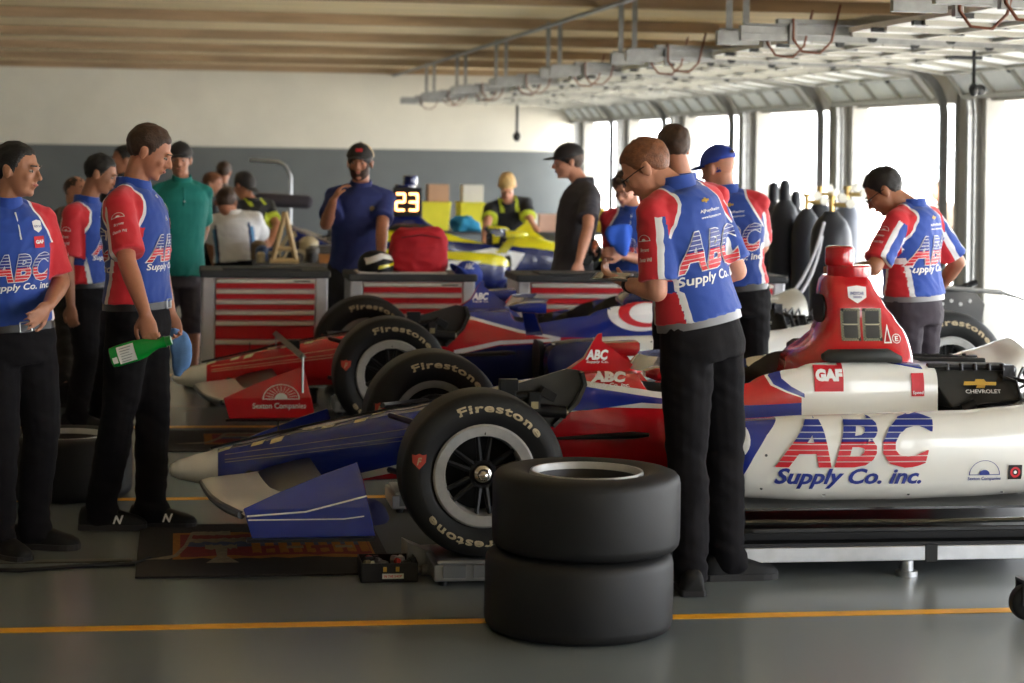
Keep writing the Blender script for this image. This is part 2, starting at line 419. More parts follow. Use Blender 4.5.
def wheel(parent, c, R, W, name='wheel', rim=True, letters=True, hub=True, full=True, side=-1):
    """a wheel assembly as a part: tyre mesh + rim, spokes and hub as sub-parts; c is its centre in the thing"""
    t = MB().lathe(tyre_prof(R, W), n=64)
    o = t.build(name, RUB, parent, angle=60, loc=c)
    if rim:
        h = W/2; s = side
        r = MB().lathe([(.200, s*h*.80), (.206, s*h*.93), (.198, s*h*.98), (.160, s*h*.94), (.150, s*h*.55), (.155, s*h*-.6), (.195, s*h*-.8), (.200, s*h*-.8)], n=56)
        r.build('rim', SIL, o)
        sp = MB()
        sp.lathe([(0.045, s*h*.62), (.056, s*h*.62), (.060, s*h*.4), (.045, s*h*.3)], n=24)
        for q in range(6):
            a = PI/2+q*PI/3
            for dl in (-.10, .10):
                p0 = Vector((.05*math.cos(a+dl*2.4), s*h*.52, .05*math.sin(a+dl*2.4))); p1 = Vector((.158*math.cos(a+dl*1.7), s*h*.72, .158*math.sin(a+dl*1.7)))
                sp.tube([p0, p1], [.013, .009], 6)
        sp.lathe([(0, s*h*-.1), (.155, s*h*-.1), (.155, s*h*-.2), (0, s*h*-.2)], n=32, closed=False)
        sp.build('spokes', BLK, o)
        hb_ = MB().lathe([(0, s*h*.92), (.012, s*h*.90), (.021, s*h*.84), (.024, s*h*.74), (.020, s*h*.64), (.034, s*h*.60), (.036, s*h*.5), (0, s*h*.5)], n=20, closed=False)
        hb_.build('wheel_nut', mat('chrome_nut', (215, 212, 205), .18, metal=1), o)
        vs = MB().caps((0, s*h*.9, .168), (0, s*h*.9, .186), .008, .008, 8); vs.build('valve_stem', BLK, o)
    if letters: tyre_marks(o, t.bvh(), R, -W/2)
    return o
def lying_tyre(label, loc, R, W, rz=0, group=None, top=True):
    t = thing('racing_tyre', label, 'tyre', loc, rz, group)
    m = MB().lathe([(r, h+W/2) for r, h in tyre_prof(R, W)], axis='Z', n=80); m.build('tyre_carcass', RUB, t, angle=60)
    r = MB().lathe([(.202, W*.7), (.207, W*.95), (.204, W*.985), (.196, W*.985), (.190, W*.93), (.190, W*.7)], axis='Z', n=64); r.build('rim', SIL, t)
    r = MB().lathe([(.200, W*.1), (.200, W*.9), (.190, W*.9), (.184, W*.80), (.150, W*.70), (.146, W*.3), (.170, W*.1)], axis='Z', n=64); r.build('rim_barrel', mat('rim_dark', (40, 38, 38), .4, metal=.5, var=.2), t)
    s = MB().lathe([(0, W*.42), (.148, W*.42), (.148, W*.36), (0, W*.36)], axis='Z', n=32, closed=False)
    for q in range(6):
        a = q*PI/3+.3; s.box((.1*math.cos(a), .1*math.sin(a), W*.48), (.11, .016, .03), Matrix.Rotation(a, 3, 'Z'))
    s.build('spokes', BLK, t)
    n = MB().lathe([(0, W*.62), (.02, W*.6), (.03, W*.5), (.04, W*.42), (0, W*.42)], axis='Z', n=20, closed=False); n.build('wheel_nut', STEEL, t)
    return t
g = ground(577, 646)
SX, SY = g.x+.058, g.y+.285
lying_tyre('black slick tyre at the bottom of the two-tyre stack in the foreground', (SX, SY, 0), .340, .285)
lying_tyre('black slick tyre lying on top of the two-tyre stack in the foreground', (SX+.025, SY+.01, .2855), .340, .285, .7)
g = ground(60, 505)
lying_tyre('black slick tyre lying flat on the floor behind the two men at left', (g.x, g.y+.33, 0), .33, .30)
# ------------------------------------------------------------ race cars
AX, AY = 1.21, 9.185
BX, BY = 1.206, 12.83
ZB = .10
def interp(tab, x):
    if x <= tab[0][0]: return tab[0][1:]
    for a, b in zip(tab[:-1], tab[1:]):
        if x <= b[0]:
            t = (x-a[0])/(b[0]-a[0]); t2 = t*t*(3-2*t)*.5+t*.5
            return tuple(p+(q-p)*t2 for p, q in zip(a[1:], b[1:]))
    return tab[-1][1:]
# x, half width, z bottom, z top, roundness, cockpit dip, inner width share
TUB = [(-1.235, .012, .205, .225, 2.0, 0), (-1.225, .045, .190, .245, 2.0, 0), (-1.19, .068, .175, .262, 2.1, 0), (-1.10, .09, .158, .288, 2.3, 0), (-.95, .115, .152, .328, 2.6, 0),
       (-.66, .145, .158, .396, 3, 0), (-.25, .175, .170, .476, 3.2, 0), (.1, .205, .165, .548, 3.4, 0), (.35, .225, .15, .602, 3.2, 0), (.60, .25, .13, .648, 3, 0),
       (.80, .27, .12, .648, 3, .0), (.86, .28, .12, .640, 3, .10), (.95, .29, .12, .632, 3, .30), (1.25, .315, .12, .665, 4.2, .36), (1.45, .325, .12, .705, 6, .34),
       (1.56, .325, .12, .718, 7, .10), (1.66, .325, .12, .722, 7, 0), (1.95, .31, .12, .710, 7, 0), (2.12, .30, .13, .690, 7, 0)]
def tub_ring(x, n=44):
    hw, zb, zt, e, dip = interp(TUB, x); pts = []
    zc = (zb+zt)/2; hh = (zt-zb)/2
    for k in range(n):
        a = 2*PI*k/n-PI/2; c, s = math.cos(a), math.sin(a)
        y = hw*math.copysign(abs(c)**(2/e), c); z = zc+hh*math.copysign(abs(s)**(2/e), s)
        lower = max(0, (zc-z)/hh); y *= 1-.18*lower     # keel narrows downward
        if dip > 0 and s > 0:
            q = min(1, max(0, (.84*hw-abs(y))/.045)); z -= dip*q*q*(3-2*q)
        pts.append((x, y, z))
    return pts
def tub_mesh(x0, x1, step=.02):
    n = max(2, int((x1-x0)/step)); m = MB(); m.loft([tub_ring(x0+(x1-x0)*i/n) for i in range(n+1)]); return m
def rr_ring(x, y0, y1, z0, z1, e=3.2, n=36, skew=0, top=1.0):
    yc, zc, hy, hz = (y0+y1)/2, (z0+z1)/2, (y1-y0)/2, (z1-z0)/2; out = []
    for k in range(n):
        a = 2*PI*k/n; c, s = math.cos(a), math.sin(a)
        y = hy*math.copysign(abs(c)**(2/e), c); z = hz*math.copysign(abs(s)**(2/e), s)
        if s > 0 and top != 1: y *= 1+(top-1)*(z/hz)
        out.append((x, yc+y+skew*z, zc+z))
    return out
# sidepod sections: x, y inner, y outer, z bottom, z top, roundness
POD = [(.90, .42, .66, .29, .46, 2.4), (.93, .38, .76, .23, .50, 3), (.98, .34, .82, .20, .525, 3.6), (1.10, .28, .88, .185, .535, 4.6), (1.35, .26, .92, .18, .545, 5.5), (1.75, .25, .93, .18, .555, 5.5),
       (2.05, .22, .92, .183, .565, 5), (2.30, .22, .91, .19, .585, 4.4), (2.5, .24, .89, .23, .62, 4), (2.7, .30, .86, .32, .69, 3.4), (2.86, .40, .82, .42, .75, 3)]
def pod_mesh(s):
    m = MB(); n = 70; x0, x1 = .90, 2.86; rings = []
    for i in range(n+1):
        x = x0+(x1-x0)*i/n; yi, yo, zb, zt, e = interp(POD, x)
        r = rr_ring(x, yi, yo, zb, zt, e, 40)
        # outer flank leans out towards the top, with a shoulder roll
        r = [(p[0], (p[1]-.05*max(0, (zb+.12-p[2])/.12)*(1 if p[1] > .6 else 0)), p[2]-(.09*min(1, max(0, (.80-p[1])/.5))+.02*max(0, (p[1]-.84)/.1))*(1 if p[2] > (zb+zt)/2 else 0)) for p in r]
        rings.append([(p[0], s*p[1], p[2]) for p in r])
    m.loft(rings); return m
def paint_poly(o, layers, inner=None):
    """cut the mesh exactly along the outlines (car x, z) and give the faces inside each outline its paint"""
    me = o.data; bm = bmesh.new(); bm.from_mesh(me)
    for poly, m in layers:
        if m.name not in [q.name for q in me.materials]: me.materials.append(m)
        n = len(poly)
        for i in range(n):
            (x0, z0), (x1, z1) = poly[i], poly[(i+1) % n]; dx, dz = x1-x0, z1-z0; L = math.hypot(dx, dz)
            if L < 1e-5: continue
            e = .05
            fs = [f for f in bm.faces if min(v.co.x for v in f.verts) < max(x0, x1)+e and max(v.co.x for v in f.verts) > min(x0, x1)-e and min(v.co.z for v in f.verts) < max(z0, z1)+e and max(v.co.z for v in f.verts) > min(z0, z1)-e]
            ed = {e_ for f in fs for e_ in f.edges}; vs = {v for f in fs for v in f.verts}
            bmesh.ops.bisect_plane(bm, geom=list(vs)+list(ed)+fs, plane_co=(x0, 0, z0), plane_no=(dz/L, 0, -dx/L), dist=1e-5)
    def inside(x, z, poly):
        c = False; n = len(poly); j = n-1
        for i in range(n):
            xi, zi = poly[i]; xj, zj = poly[j]
            if (zi > z) != (zj > z) and x < (xj-xi)*(z-zi)/(zj-zi)+xi: c = not c
            j = i
        return c
    names = [q.name for q in me.materials]
    for f in bm.faces:
        c = f.calc_center_median()
        for poly, m in layers:
            if inside(c.x, c.z, poly): f.material_index = names.index(m.name)
    if inner:
        if inner.name not in names: me.materials.append(inner); names.append(inner.name)
        for f in bm.faces:
            c = f.calc_center_median()
            if .85 < c.x < 1.60:
                r_ = interp(TUB, c.x)
                if abs(c.y) < .83*r_[0] and c.z > .25 and c.z < r_[2]-.012: f.material_index = names.index(inner.name)
    bm.to_mesh(me); bm.free(); me.set_sharp_from_angle(angle=math.radians(50))
def poly_local(pts, lat, o):       # outline read at the depth plane it lies in, in car coordinates
    out = []
    for px, py in pts:
        q = atY(px, py, o[1]+lat); out.append((q.x-o[0], q.z-ZB))
    return out
def race_car(name, label, o, lv, mirror=False, wheels=(), raise_=ZB, detail=True, number=None):
    t = thing(name, label, 'race car', (o[0], o[1], raise_), PI if mirror else 0)
    nose, lower, upper, tip, podc, hoopc = lv['nose'], lv['lower'], lv['upper'], lv['tip'], lv['pod'], lv['hoop']
    sides = (-1, 1)
    def P_(s, mesh, poly, m, nm='livery_stripe', off=.002, plane=None, grid=.013, maxd=None):
        V = (0, 0, 1); U = (1, 0, 0) if s < 0 else (-1, 0, 0)
        q = [[((a if s < 0 else -a), b) for a, b in pl] for pl in poly]
        wrap(nm, plane, mesh, poly_mesh(q), (0, s*1.6, 0), U, V, m, off=off, grid=grid, maxd=maxd)
    # tub: monocoque with cockpit, nose as its own removable part
    mono = tub_mesh(-.08, 2.12); mo = mono.build('monocoque', lower, t, angle=50); bv = mono.bvh()
    nz = tub_mesh(-1.235, -.085); no = tub_mesh(-1.028, -.085).build('nose_cone', nose, t, angle=60); bn = nz.bvh()
    tub_mesh(-1.235, -1.03, .006).build('nose_tip', tip, no, angle=60)
    for s in sides:
        for dz in (0, .018, .05):
            P_(s, bn, [[(-1.0, .262+dz*.6), (-.12, .375+dz), (-.12, .3775+dz), (-1.0, .2645+dz*.6)]], lv['pin'], 'pinstripe', plane=no, off=.0025)
    if lv.get('nose_under'): paint_poly(no, [([(-.62, .10), (-.62, .165), (-.085, .30), (-.085, .10)], WHITE), ([(-.50, .10), (-.50, .165), (-.085, .262), (-.085, .10)], lv['nose_under'])])
    lay = []
    if nose is not lower: lay.append(([(-.2, .24), (.02, .31), (.30, .40), (.40, .9), (-.2, .9)], nose))
    for nm_, pls_, m_, of_ in lv.get('side', ()): lay += [(pl_, m_) for pl_ in pls_]
    paint_poly(mo, lay, CARB)
    b = MB()
    for k in range(7):
        x_ = -1.0+.11*k+.03*(k % 2); y_ = -.05-.02*((k*7) % 3); z_ = interp(TUB, x_)[2]
        wrap('worn_sticker', no, bn, poly_mesh([[(-.03, -.012), (.02, -.016), (.035, .01), (-.02, .014)]]), (x_, y_, 2), (1, 0, 0), (0, 1, 0), mat('sticker', (200, 190, 150), .6, var=.3, scale=40), off=.002)
    b = MB(); b.tube([(-1.06, 0, .31), (-.6, -.02, .418), (-.1, -.02, .514)], .006, 6); b.build('nose_ridge', BLK, no)
    b = MB(); b.tube([(-.77, 0, .38), (-.77, 0, .43)], .003, 5); b.tube([(-.35, .02, .46), (-.35, .02, .50)], .003, 5); b.build('pitot_pin', BLK, no)
    # front wing
    fw = MB()
    for s in sides:
        secs = []
        for i in range(13):
            q = i/12; y = s*(.10+.765*q); x0 = -1.10+.15*q-.02*math.sin(q*PI); zz = .185-.010*q-.012*math.sin(q*PI); ch = .29-.02*q; ring = []
            for j in range(16):
                a = 2*PI*j/16; cx = .5+.5*math.cos(a); th = .020*math.sin(a)*(1-.55*cx); cm = .05*(cx**2)
                ring.append((x0+cx*ch, y, zz+th+cm))
            secs.append(ring)
        fw.loft(secs)
    fo = fw.build('front_wing', lv['wing'], t)
    fl = MB()
    for s in sides:
        secs = []
        for i in range(9):
            q = i/8; y = s*(.14+.70*q); ring = []
            for j in range(14):
                a = 2*PI*j/14; cx = .5+.5*math.cos(a); th = .012*math.sin(a)*(1-.5*cx)
                ring.append((-.86+.06*q+cx*.22, y, .225-.05*q+th+.06*cx))
            secs.append(ring)
        fl.loft(secs)
    fl.build('wing_flap', CARB, fo)
    cs = MB()
    for s in sides: cs.tube([(-1.10+.15*q-.02*math.sin(q*PI), s*(.10+.765*q), .178-.010*q-.012*math.sin(q*PI)) for q in (0, .2, .4, .6, .8, 1)], [.010, .012, .014, .016, .018, .016], 8)
    cs.build('leading_edge', CARB, fo)
    for s in sides:
        # upswept end fence with a folded top edge
        e = MB(); yy = s*.90
        out = [(-.945, .198), (-.80, .262), (-.64, .325), (-.50, .372), (-.475, .30), (-.452, .20), (-.425, .085), (-.91, .082)]
        inn = [(x, z) for x, z in out]
        r0 = [(x, yy, z) for x, z in out]; r1 = [(x+.004, yy-s*.014-s*.15*max(0, (z-.2))*1.2, z) for x, z in inn]
        r0 = [(p[0], p[1]-s*.18*max(0, (p[2]-.2)), p[2]) for p in r0]
        e.loft([r0, r1]); eo = e.build('wing_endplate', lv['fence'], t, smooth=False, bevel=.003)
        be = e.bvh()
        st = MB(); st.tube([(-.93, yy+s*.004, .17), (-.70, yy+s*.004, .185), (-.46, yy+s*.004, .245)], .0035, 5); st.tube([(-.925, yy+s*.004, .155), (-.55, yy+s*.004, .155), (-.47, yy+s*.004, .165)], .0025, 5)
        if nose is not RED: st.build('pinstripe', OUT, eo)
        else:
            U = (1, 0, 0) if s < 0 else (-1, 0, 0); x0 = -.62
            arch = circ(0, -.015, .105, .085, 24, 0, 180); arch2 = circ(0, -.010, .098, .076, 24, 0, 180)
            wrap('sun_emblem', eo, be, poly_mesh([arch, arch2]), (x0, s*1.3, .205), U, (0, 0, 1), OUT, off=.003)
            wrap('sun_emblem', eo, be, poly_mesh([circ(0, -.012, .036, .034, 16, 0, 180)]), (x0, s*1.3, .205), U, (0, 0, 1), OUT, off=.003)
            for q in range(11):
                a = math.radians(15+15*q); c_, s_ = math.cos(a), math.sin(a)
                wrap('sun_emblem', eo, be, poly_mesh([[(c_*.045-s_*.0012, -.012+s_*.04+c_*.0012), (c_*.092-s_*.0012, -.012+s_*.07+c_*.0012), (c_*.092+s_*.0012, -.012+s_*.07-c_*.0012), (c_*.045+s_*.0012, -.012+s_*.04-c_*.0012)]]), (x0, s*1.3, .205), U, (0, 0, 1), OUT, off=.003)
            word(eo, be, 'Sexton Companies', (x0-.01, s*1.3, .150), U, (0, 0, 1), .30, .04, OUT, off=.003, name='sponsor_lettering', bold=.01)
        b = MB(); b.bb(-.93, -.43, yy-.03, yy+.03, .070, .082); b.build('skid_plate', CARB, eo)
    pl = MB()
    for s in sides: pl.prism([(-1.0, .16), (-.72, .16), (-.70, .23), (-.9, .23)], s*.10, s*.115)
    pl.build('wing_pylon', BLK, fo)
    # front suspension
    for s in sides:
        su = MB()
        for zz, zo in ((.235, .22), (.47, .43)):
            su.tube([(-.30, s*.17, zz), (0, s*.72, zo)], .013, 6); su.tube([(.38, s*.22, zz), (.02, s*.72, zo)], .013, 6)
        su.tube([(-.05, s*.19, .36), (-.09, s*.72, .31)], .011, 6); su.tube([(.10, s*.16, .50), (.0, s*.68, .24)], .012, 6)
        su.build('suspension_arm', CARB, t)
        br = MB().lathe([(.03, 0), (.135, 0), (.135, .05), (.03, .05)], (0, s*.66-.025, .327), n=28); br.box((.1, s*.66, .40), (.13, .05, .12)); br.build('brake_duct', BLK, t)
    # damper access bay just ahead of the scuttle
    for s in (-1,):
        h = MB(); y = s*.285
        h.prism([(.16, .50), (.30, .60), (.52, .665), (.585, .655), (.60, .60), (.565, .52), (.46, .415), (.34, .42)], y, y+s*.012)
        h.prism([(.585, .655), (.60, .60), (.565, .52), (.46, .415), (.455, .43), (.55, .525), (.585, .60), (.57, .65)], y-s*.0, y+s*.06)
        h.v = [p+Vector((-.07, 0, .018)) for p in h.v]
        h.build('damper_cover', mat('damper_cover', (40, 38, 31), .35, coat=.4), t, smooth=False)
        d = MB(); yy = s*.33
        d.box((.20, yy, .555), (.16, .05, .045)); d.box((.25, yy, .60), (.08, .05, .05)); d.box((.36, yy, .50), (.05, .05, .14)); d.tube([(.26, yy, .50), (.50, yy, .48)], .028, 10)
        d.tube([(.10, yy, .52), (.36, yy, .56)], .016, 8); d.box((.42, yy, .56), (.07, .05, .04), Matrix.Rotation(.5, 3, 'Y')); d.box((.08, yy, .50), (.1, .04, .03)); d.tube([(.37, yy, .42), (.38, yy, .56)], .012, 8)
        d.v = [p+Vector((-.06, 0, .018)) for p in d.v]
        d.build('damper', BLK, t, bevel=.003)
        d2 = MB(); d2.ell((.50, yy-s*.0, .482), (.016, .02, .016)); d2.box((.36, yy+s*.028, .515), (.03, .01, .03)); d2.box((.14, yy+s*.026, .50), (.03, .01, .04)); 
        d2.v = [p+Vector((-.06, 0, .018)) for p in d2.v]
        d2.build('damper_fitting', mat('brass_fitting', (150, 140, 105), .35, metal=.6), t)
        wt = MB(); wt.tube([(.34, s*.26, .375), (.62, s*.262, .385), (.75, s*.268, .39), (.82, s*.272, .392)], [.004, .012, .016, .008], 8); wt.build('pitot_strut', CARB, t)
    # scuttle fin, windscreen, mirrors
    f = MB(); f.loft([[(.44, -.05, .60), (.84, -.05, .64), (.84, .05, .64), (.44, .05, .60)], [(.58, -.022, .70), (.76, -.02, .70), (.76, .02, .70), (.58, .022, .70)], [(.615, -.008, .765), (.66, -.008, .775), (.66, .008, .775), (.615, .008, .765)], [(.64, -.005, .805), (.66, -.005, .81), (.66, .005, .81), (.64, .005, .805)]])
    fo2 = f.build('scuttle_fin', upper, t, angle=30); bf = f.bvh()
    if detail:
        for s in (-1,):
            word(fo2, bf, 'ABC', (.635, s*1.0, .715), (1, 0, 0), (0, 0, 1), .105, .045, OUT, off=.003, name='logo_lettering', shear=.25, bold=.05)
            word(fo2, bf, 'Supply Co.', (.635, s*1.0, .683), (1, 0, 0), (0, 0, 1), .10, .014, OUT, off=.003, name='lettering', shear=.2)
    ws = MB(); rings = []
    for i in range(7):
        a = PI*(i/6-.5); y = .235*math.sin(a); x = .98-.20*math.cos(a); z0 = .635+.02
        rings.append([(x, y, z0), (x+.05, y*.94, z0+.06), (x+.045, y*.92, z0+.063), (x-.008, y*.98, z0)])
    ws.loft(rings); ws.build('windscreen', mat('tinted_perspex', (150, 155, 190), .08, trans=.7, spec=.6), t)
    for s in sides:
        mi = MB(); rings = []
        for q, (xx, hw, hh) in enumerate([(.73, .03, .012), (.77, .075, .028), (.90, .085, .036), (.94, .085, .036)]): rings.append(rr_ring(xx, s*.56-hw, s*.56+hw, .69-hh, .69+hh, 3.4, 20))
        mi.loft(rings); mr = mi.build('mirror', upper, t)
        g_ = MB(); g_.box((.942, s*.56, .69), (.004, .14, .058)); g_.build('mirror_glass', mat('mirror_glass', (190, 195, 200), .05, metal=1), mr)
        st = MB(); A = [(.88, s*.29, .50), (.98, s*.29, .50), (.98, s*.31, .515), (.88, s*.31, .515)]; B_ = [(.81, s*.52, .665), (.88, s*.52, .665), (.88, s*.545, .67), (.81, s*.545, .67)]
        st.loft([A, B_]); st.build('mirror_stalk', upper, mr)
    # steering wheel and seat
    sw = MB(); sw.tube([(1.0, -.12, .60), (1.0, -.10, .66), (1.0, .10, .66), (1.0, .12, .60)], .014, 8); sw.box((1.0, 0, .59), (.03, .2, .08)); sw.build('steering_wheel', BLK, t)
    se = MB(); se.box((1.38, 0, .42), (.06, .36, .40), Matrix.Rotation(.5, 3, 'Y')); se.build('seat', mat('seat_black', (24, 24, 26), .8), t, bevel=.02)
    # roll hoop with intake, camera housing
    HP = [(.60, 1.50, 2.07, .24), (.70, 1.51, 2.07, .22), (.74, 1.54, 2.068, .19), (.78, 1.60, 2.06, .165), (.82, 1.645, 2.045, .15), (.88, 1.665, 2.0, .135), (.95, 1.665, 1.945, .13), (1.02, 1.668, 1.90, .115), (1.055, 1.675, 1.885, .10), (1.075, 1.69, 1.87, .08)]
    hp = MB(); rings = []
    for zi in range(25):
        z = .60+(1.075-.60)*zi/24; x0, x1, hw = interp(HP, z); ring = []
        for k in range(36):
            a = 2*PI*k/36; c, s = math.cos(a), math.sin(a); e = 4.5
            ring.append(((x0+x1)/2+(x1-x0)/2*math.copysign(abs(c)**(2/e), c), hw*math.copysign(abs(s)**(2/e), s), z))
        rings.append(ring)
    hp.loft(rings); ho = hp.build('roll_hoop_cowl', hoopc, t, angle=40); bh = hp.bvh()
    ik = MB(); ik.loft([rr_ring(1.658, -.08, .08, .86, .99, 3, 20), rr_ring(1.70, -.075, .075, .865, .985, 3, 20)]); ik.build('air_intake', BLK, ho)
    cp = MB(); cp.lathe([(0, 1.07), (.098, 1.07), (.100, 1.078), (.100, 1.115), (.094, 1.122), (0, 1.122)], (1.80, 0, 0), 'Z', 32, False)
    cp.build('camera_base', hoopc, ho)
    cp = MB(); rg = []
    for z, r in ((1.12, .062), (1.135, .066), (1.19, .066), (1.20, .063), (1.208, .05)):
        rg.append([(1.755+r*(1+.03*(k % 2))*math.cos(2*PI*k/40), r*(1+.03*(k % 2))*math.sin(2*PI*k/40), z) for k in range(40)])
    cp.loft(rg); cp.build('camera_dome', hoopc, ho)
    if detail:
        for s in (-1,):
            U = (1, 0, 0)
            for (cx, cz) in ((1.765, .862), (1.865, .862)):
                a, b_ = .044, .072
                wrap('led_border', ho, bh, poly_mesh([[(-a, -b_), (a, -b_), (a, b_), (-a, b_)]]), (cx, s*1, cz), U, (0, 0, 1), mat('panel_cream', (206, 200, 170), .5), off=.002)
                ck = []
                for q in range(7):
                    for ww in (0, 1):
                        xx = -a+(2*q+ww)*a/7; ck.append([(xx, b_-ww*.006-.006), (xx+a/7, b_-ww*.006-.006), (xx+a/7, b_-ww*.006), (xx, b_-ww*.006)]); ck.append([(xx, -b_+ww*.006), (xx+a/7, -b_+ww*.006), (xx+a/7, -b_+ww*.006+.006), (xx, -b_+ww*.006+.006)])
                for q in range(12):
                    for ww in (0, 1):
                        zz = -b_+(2*q+ww)*b_/12; ck.append([(-a+ww*.006, zz), (-a+ww*.006+.006, zz), (-a+ww*.006+.006, zz+b_/12), (-a+ww*.006, zz+b_/12)]); ck.append([(a-ww*.006-.006, zz), (a-ww*.006, zz), (a-ww*.006, zz+b_/12), (a-ww*.006-.006, zz+b_/12)])
                bmx = MB()
                for c_ in ck: bmx.add([(p[0], p[1], 0) for p in c_], [(0, 1, 2, 3)])
                me_ = bmx.mesh('ck', BLK, False, fix=False)
                wrap('checker_border', ho, bh, me_, (cx, s*1, cz), U, (0, 0, 1), BLK, off=.0032)
                a -= .012; b_ -= .012
                wrap('led_panel', ho, bh, poly_mesh([[(-a, .003), (a, .003), (a, b_), (-a, b_)], [(-a, -b_), (a, -b_), (a, -.003), (-a, -.003)]]), (cx, s*1, cz), U, (0, 0, 1), mat('led_off', (52, 52, 50), .7, var=.3, scale=300), off=.004)
            shd = [(-.035, .03), (.0, .036), (.035, .03), (.034, -.012), (0, -.036), (-.034, -.012)]
            wrap('shield_badge', ho, bh, poly_mesh([[(a*1.25, b*1.1) for a, b in shd]]), (1.80, s*1, .995), U, (0, 0, 1), OUT, off=.002)
            word(ho, bh, 'INDYCAR', (1.80, s*1, 1.0), U, (0, 0, 1), .062, .014, BINK, off=.004, name='badge_lettering')
            word(ho, bh, 'SERIES', (1.80, s*1, .983), U, (0, 0, 1), .04, .009, BINK, off=.004, name='badge_lettering')
            wrap('e_badge', ho, bh, poly_mesh([circ(0, 0, .021), circ(0, 0, .018)]), (1.975, s*1, .80), U, (0, 0, 1), OUT, off=.003)
            word(ho, bh, 'E', (1.975, s*1, .80), U, (0, 0, 1), .016, .022, OUT, off=.003, name='badge_lettering')
            wrap('triangle_badge', ho, bh, poly_mesh([[(-.016, -.04), (.022, -.04), (.004, .045)], [(-.010, -.034), (.014, -.034), (.003, .024)]]), (1.93, s*1, .82), U, (0, 0, 1), OUT, off=.003)
    for s in sides:
        pd = MB(); pd.loft([rr_ring(1.60, s*.27-.03, s*.27+.03, .715, .745, 2.5, 16), rr_ring(1.63, s*.27-.045, s*.27+.045, .705, .762, 3, 16), rr_ring(1.90, s*.26-.045, s*.26+.045, .705, .765, 3, 16), rr_ring(1.96, s*.25-.03, s*.25+.03, .70, .735, 2.5, 16)])
        pd.build('head_surround', mat('pad_black', (26, 30, 28), .6, bump=.1), t)
    # sidepods
    pods = {}
    for s in sides:
        m = pod_mesh(s); po = m.build('sidepod', podc, t, angle=45); bp = m.bvh(); pods[s] = (po, bp)
        i_ = MB(); i_.loft([rr_ring(.895, s*.56-.13, s*.56+.13, .26, .50, 3, 20), rr_ring(.93, s*.56-.12, s*.56+.12, .27, .49, 3, 20)]); i_.build('pod_inlet', BLK, po)
        paint_poly(po, [(pl_, m_) for nm_, pls_, m_, of_ in lv.get('podmarks', ()) for pl_ in pls_])
        rv = MB()
        for (xx, zz) in ((1.17, .39), (1.16, .25), (1.42, .225), (1.78, .225), (2.2, .225), (1.52, .515)):
            q = bp.ray_cast(Vector((xx, s*2, zz)), Vector((0, -s, 0)))
            if q[0]: rv.lathe([(0, 0), (.006, 0), (.006, .004), (0, .004)], q[0]+Vector((0, -.002, 0)), 'Y', 8, False)
        rv.build('fastener', DSTEEL, po)
    # floor, diffuser
    fl = MB(); out = [(.42, .24), (.52, .62), (.80, .90), (1.1, .965), (2.6, .965), (2.75, .80), (3.2, .5), (3.2, -.5), (2.75, -.80), (2.6, -.965), (1.1, -.965), (.80, -.90), (.52, -.62), (.42, -.24)]
    fl.prism(out, .085, .105, 'XY'); fl.build('underfloor', CARB, t, smooth=False, bevel=.004)
    for s in sides:
        lp = MB(); lp.tube([(.60, s*.70, .12), (.85, s*.90, .125), (1.1, s*.955, .13), (1.8, s*.96, .125), (2.6, s*.955, .13)], .011, 6)
        l2 = MB(); l2.loft([[(1.0, s*.62, .20), (1.0, s*.90, .175), (1.0, s*.90, .165), (1.0, s*.62, .19)], [(2.6, s*.62, .205), (2.6, s*.92, .18), (2.6, s*.92, .17), (2.6, s*.62, .195)]])
        lp.build('floor_edge', mat('carbon_gloss', (20, 19, 18), .15, coat=1, var=.2), t); l2.build('floor_ledge', MATS['carbon_gloss'], t)
    # engine and gearbox, cover off
    en = MB()
    en.box((2.20, 0, .42), (.22, .34, .40)); en.box((2.42, 0, .36), (.5, .30, .34))
    for s in sides:
        a = [(2.10, s*.10, .695), (2.50, s*.10, .69), (2.50, s*.20, .665), (2.08, s*.235, .68)]; b2 = [(2.16, s*.12, .50), (2.52, s*.12, .53), (2.52, s*.30, .545), (2.18, s*.315, .505)]
        en.loft([a, b2])
    eo = en.build('engine', mat('engine_black', (32, 31, 27), .4, metal=.3, var=.3, scale=25), t, smooth=False, bevel=.008); be = en.bvh()
    for s in sides:
        rl = MB(); rl.tube([(2.09, s*.24, .685), (2.35, s*.215, .678), (2.50, s*.205, .67)], .014, 8)
        for q in range(6): rl.tube([(2.12+.065*q, s*.24, .665), (2.12+.065*q, s*.232, .695)], .010, 8)
        rl.box((2.47, s*.22, .655), (.05, .05, .07)); rl.box((2.40, s*.26, .50), (.24, .05, .03))
        rl.tube([(2.22, s*.33, .505), (2.28, s*.33, .53)], .022, 10)
        rl.lathe([(0, 0), (.05, 0), (.05, .05), (0, .05)], (2.62, s*.20-.025, .56), 'Y', 16, False); rl.box((2.62, s*.2, .47), (.08, .08, .10))
        rl.box((2.75, s*.15, .40), (.3, .12, .2))
        rl.build('engine_fittings', mat('engine_dark_metal', (46, 46, 48), .35, metal=.8, var=.4, scale=40), eo)
    for s in sides:
        hs = MB()
        for q in range(7):
            r_ = random.Random(q*3+5); x_ = 2.44+.045*q
            hs.tube([(x_, s*.22, .64-.01*q), (x_+.05, s*(.27+.02*r_.random()), .62), (x_+.03+.05*r_.random(), s*.31, .54), (x_-.02, s*.32, .49), (x_+.02, s*.30, .43)], .008+.004*(q % 2), 6)
        hs.build('hoses', mat('hose_black', (18, 18, 20), .4), eo)
    of = MB()
    for s in sides:
        for q in range(4): of.lathe([(0, 0), (.011, 0), (.011, .02), (0, .02)], (2.50+.06*q, s*.32-.01, .47+.02*(q % 2)), 'Y', 8, False)
    of.build('hose_clip', mat('anodised_red', (170, 40, 30), .35, metal=.5), eo)
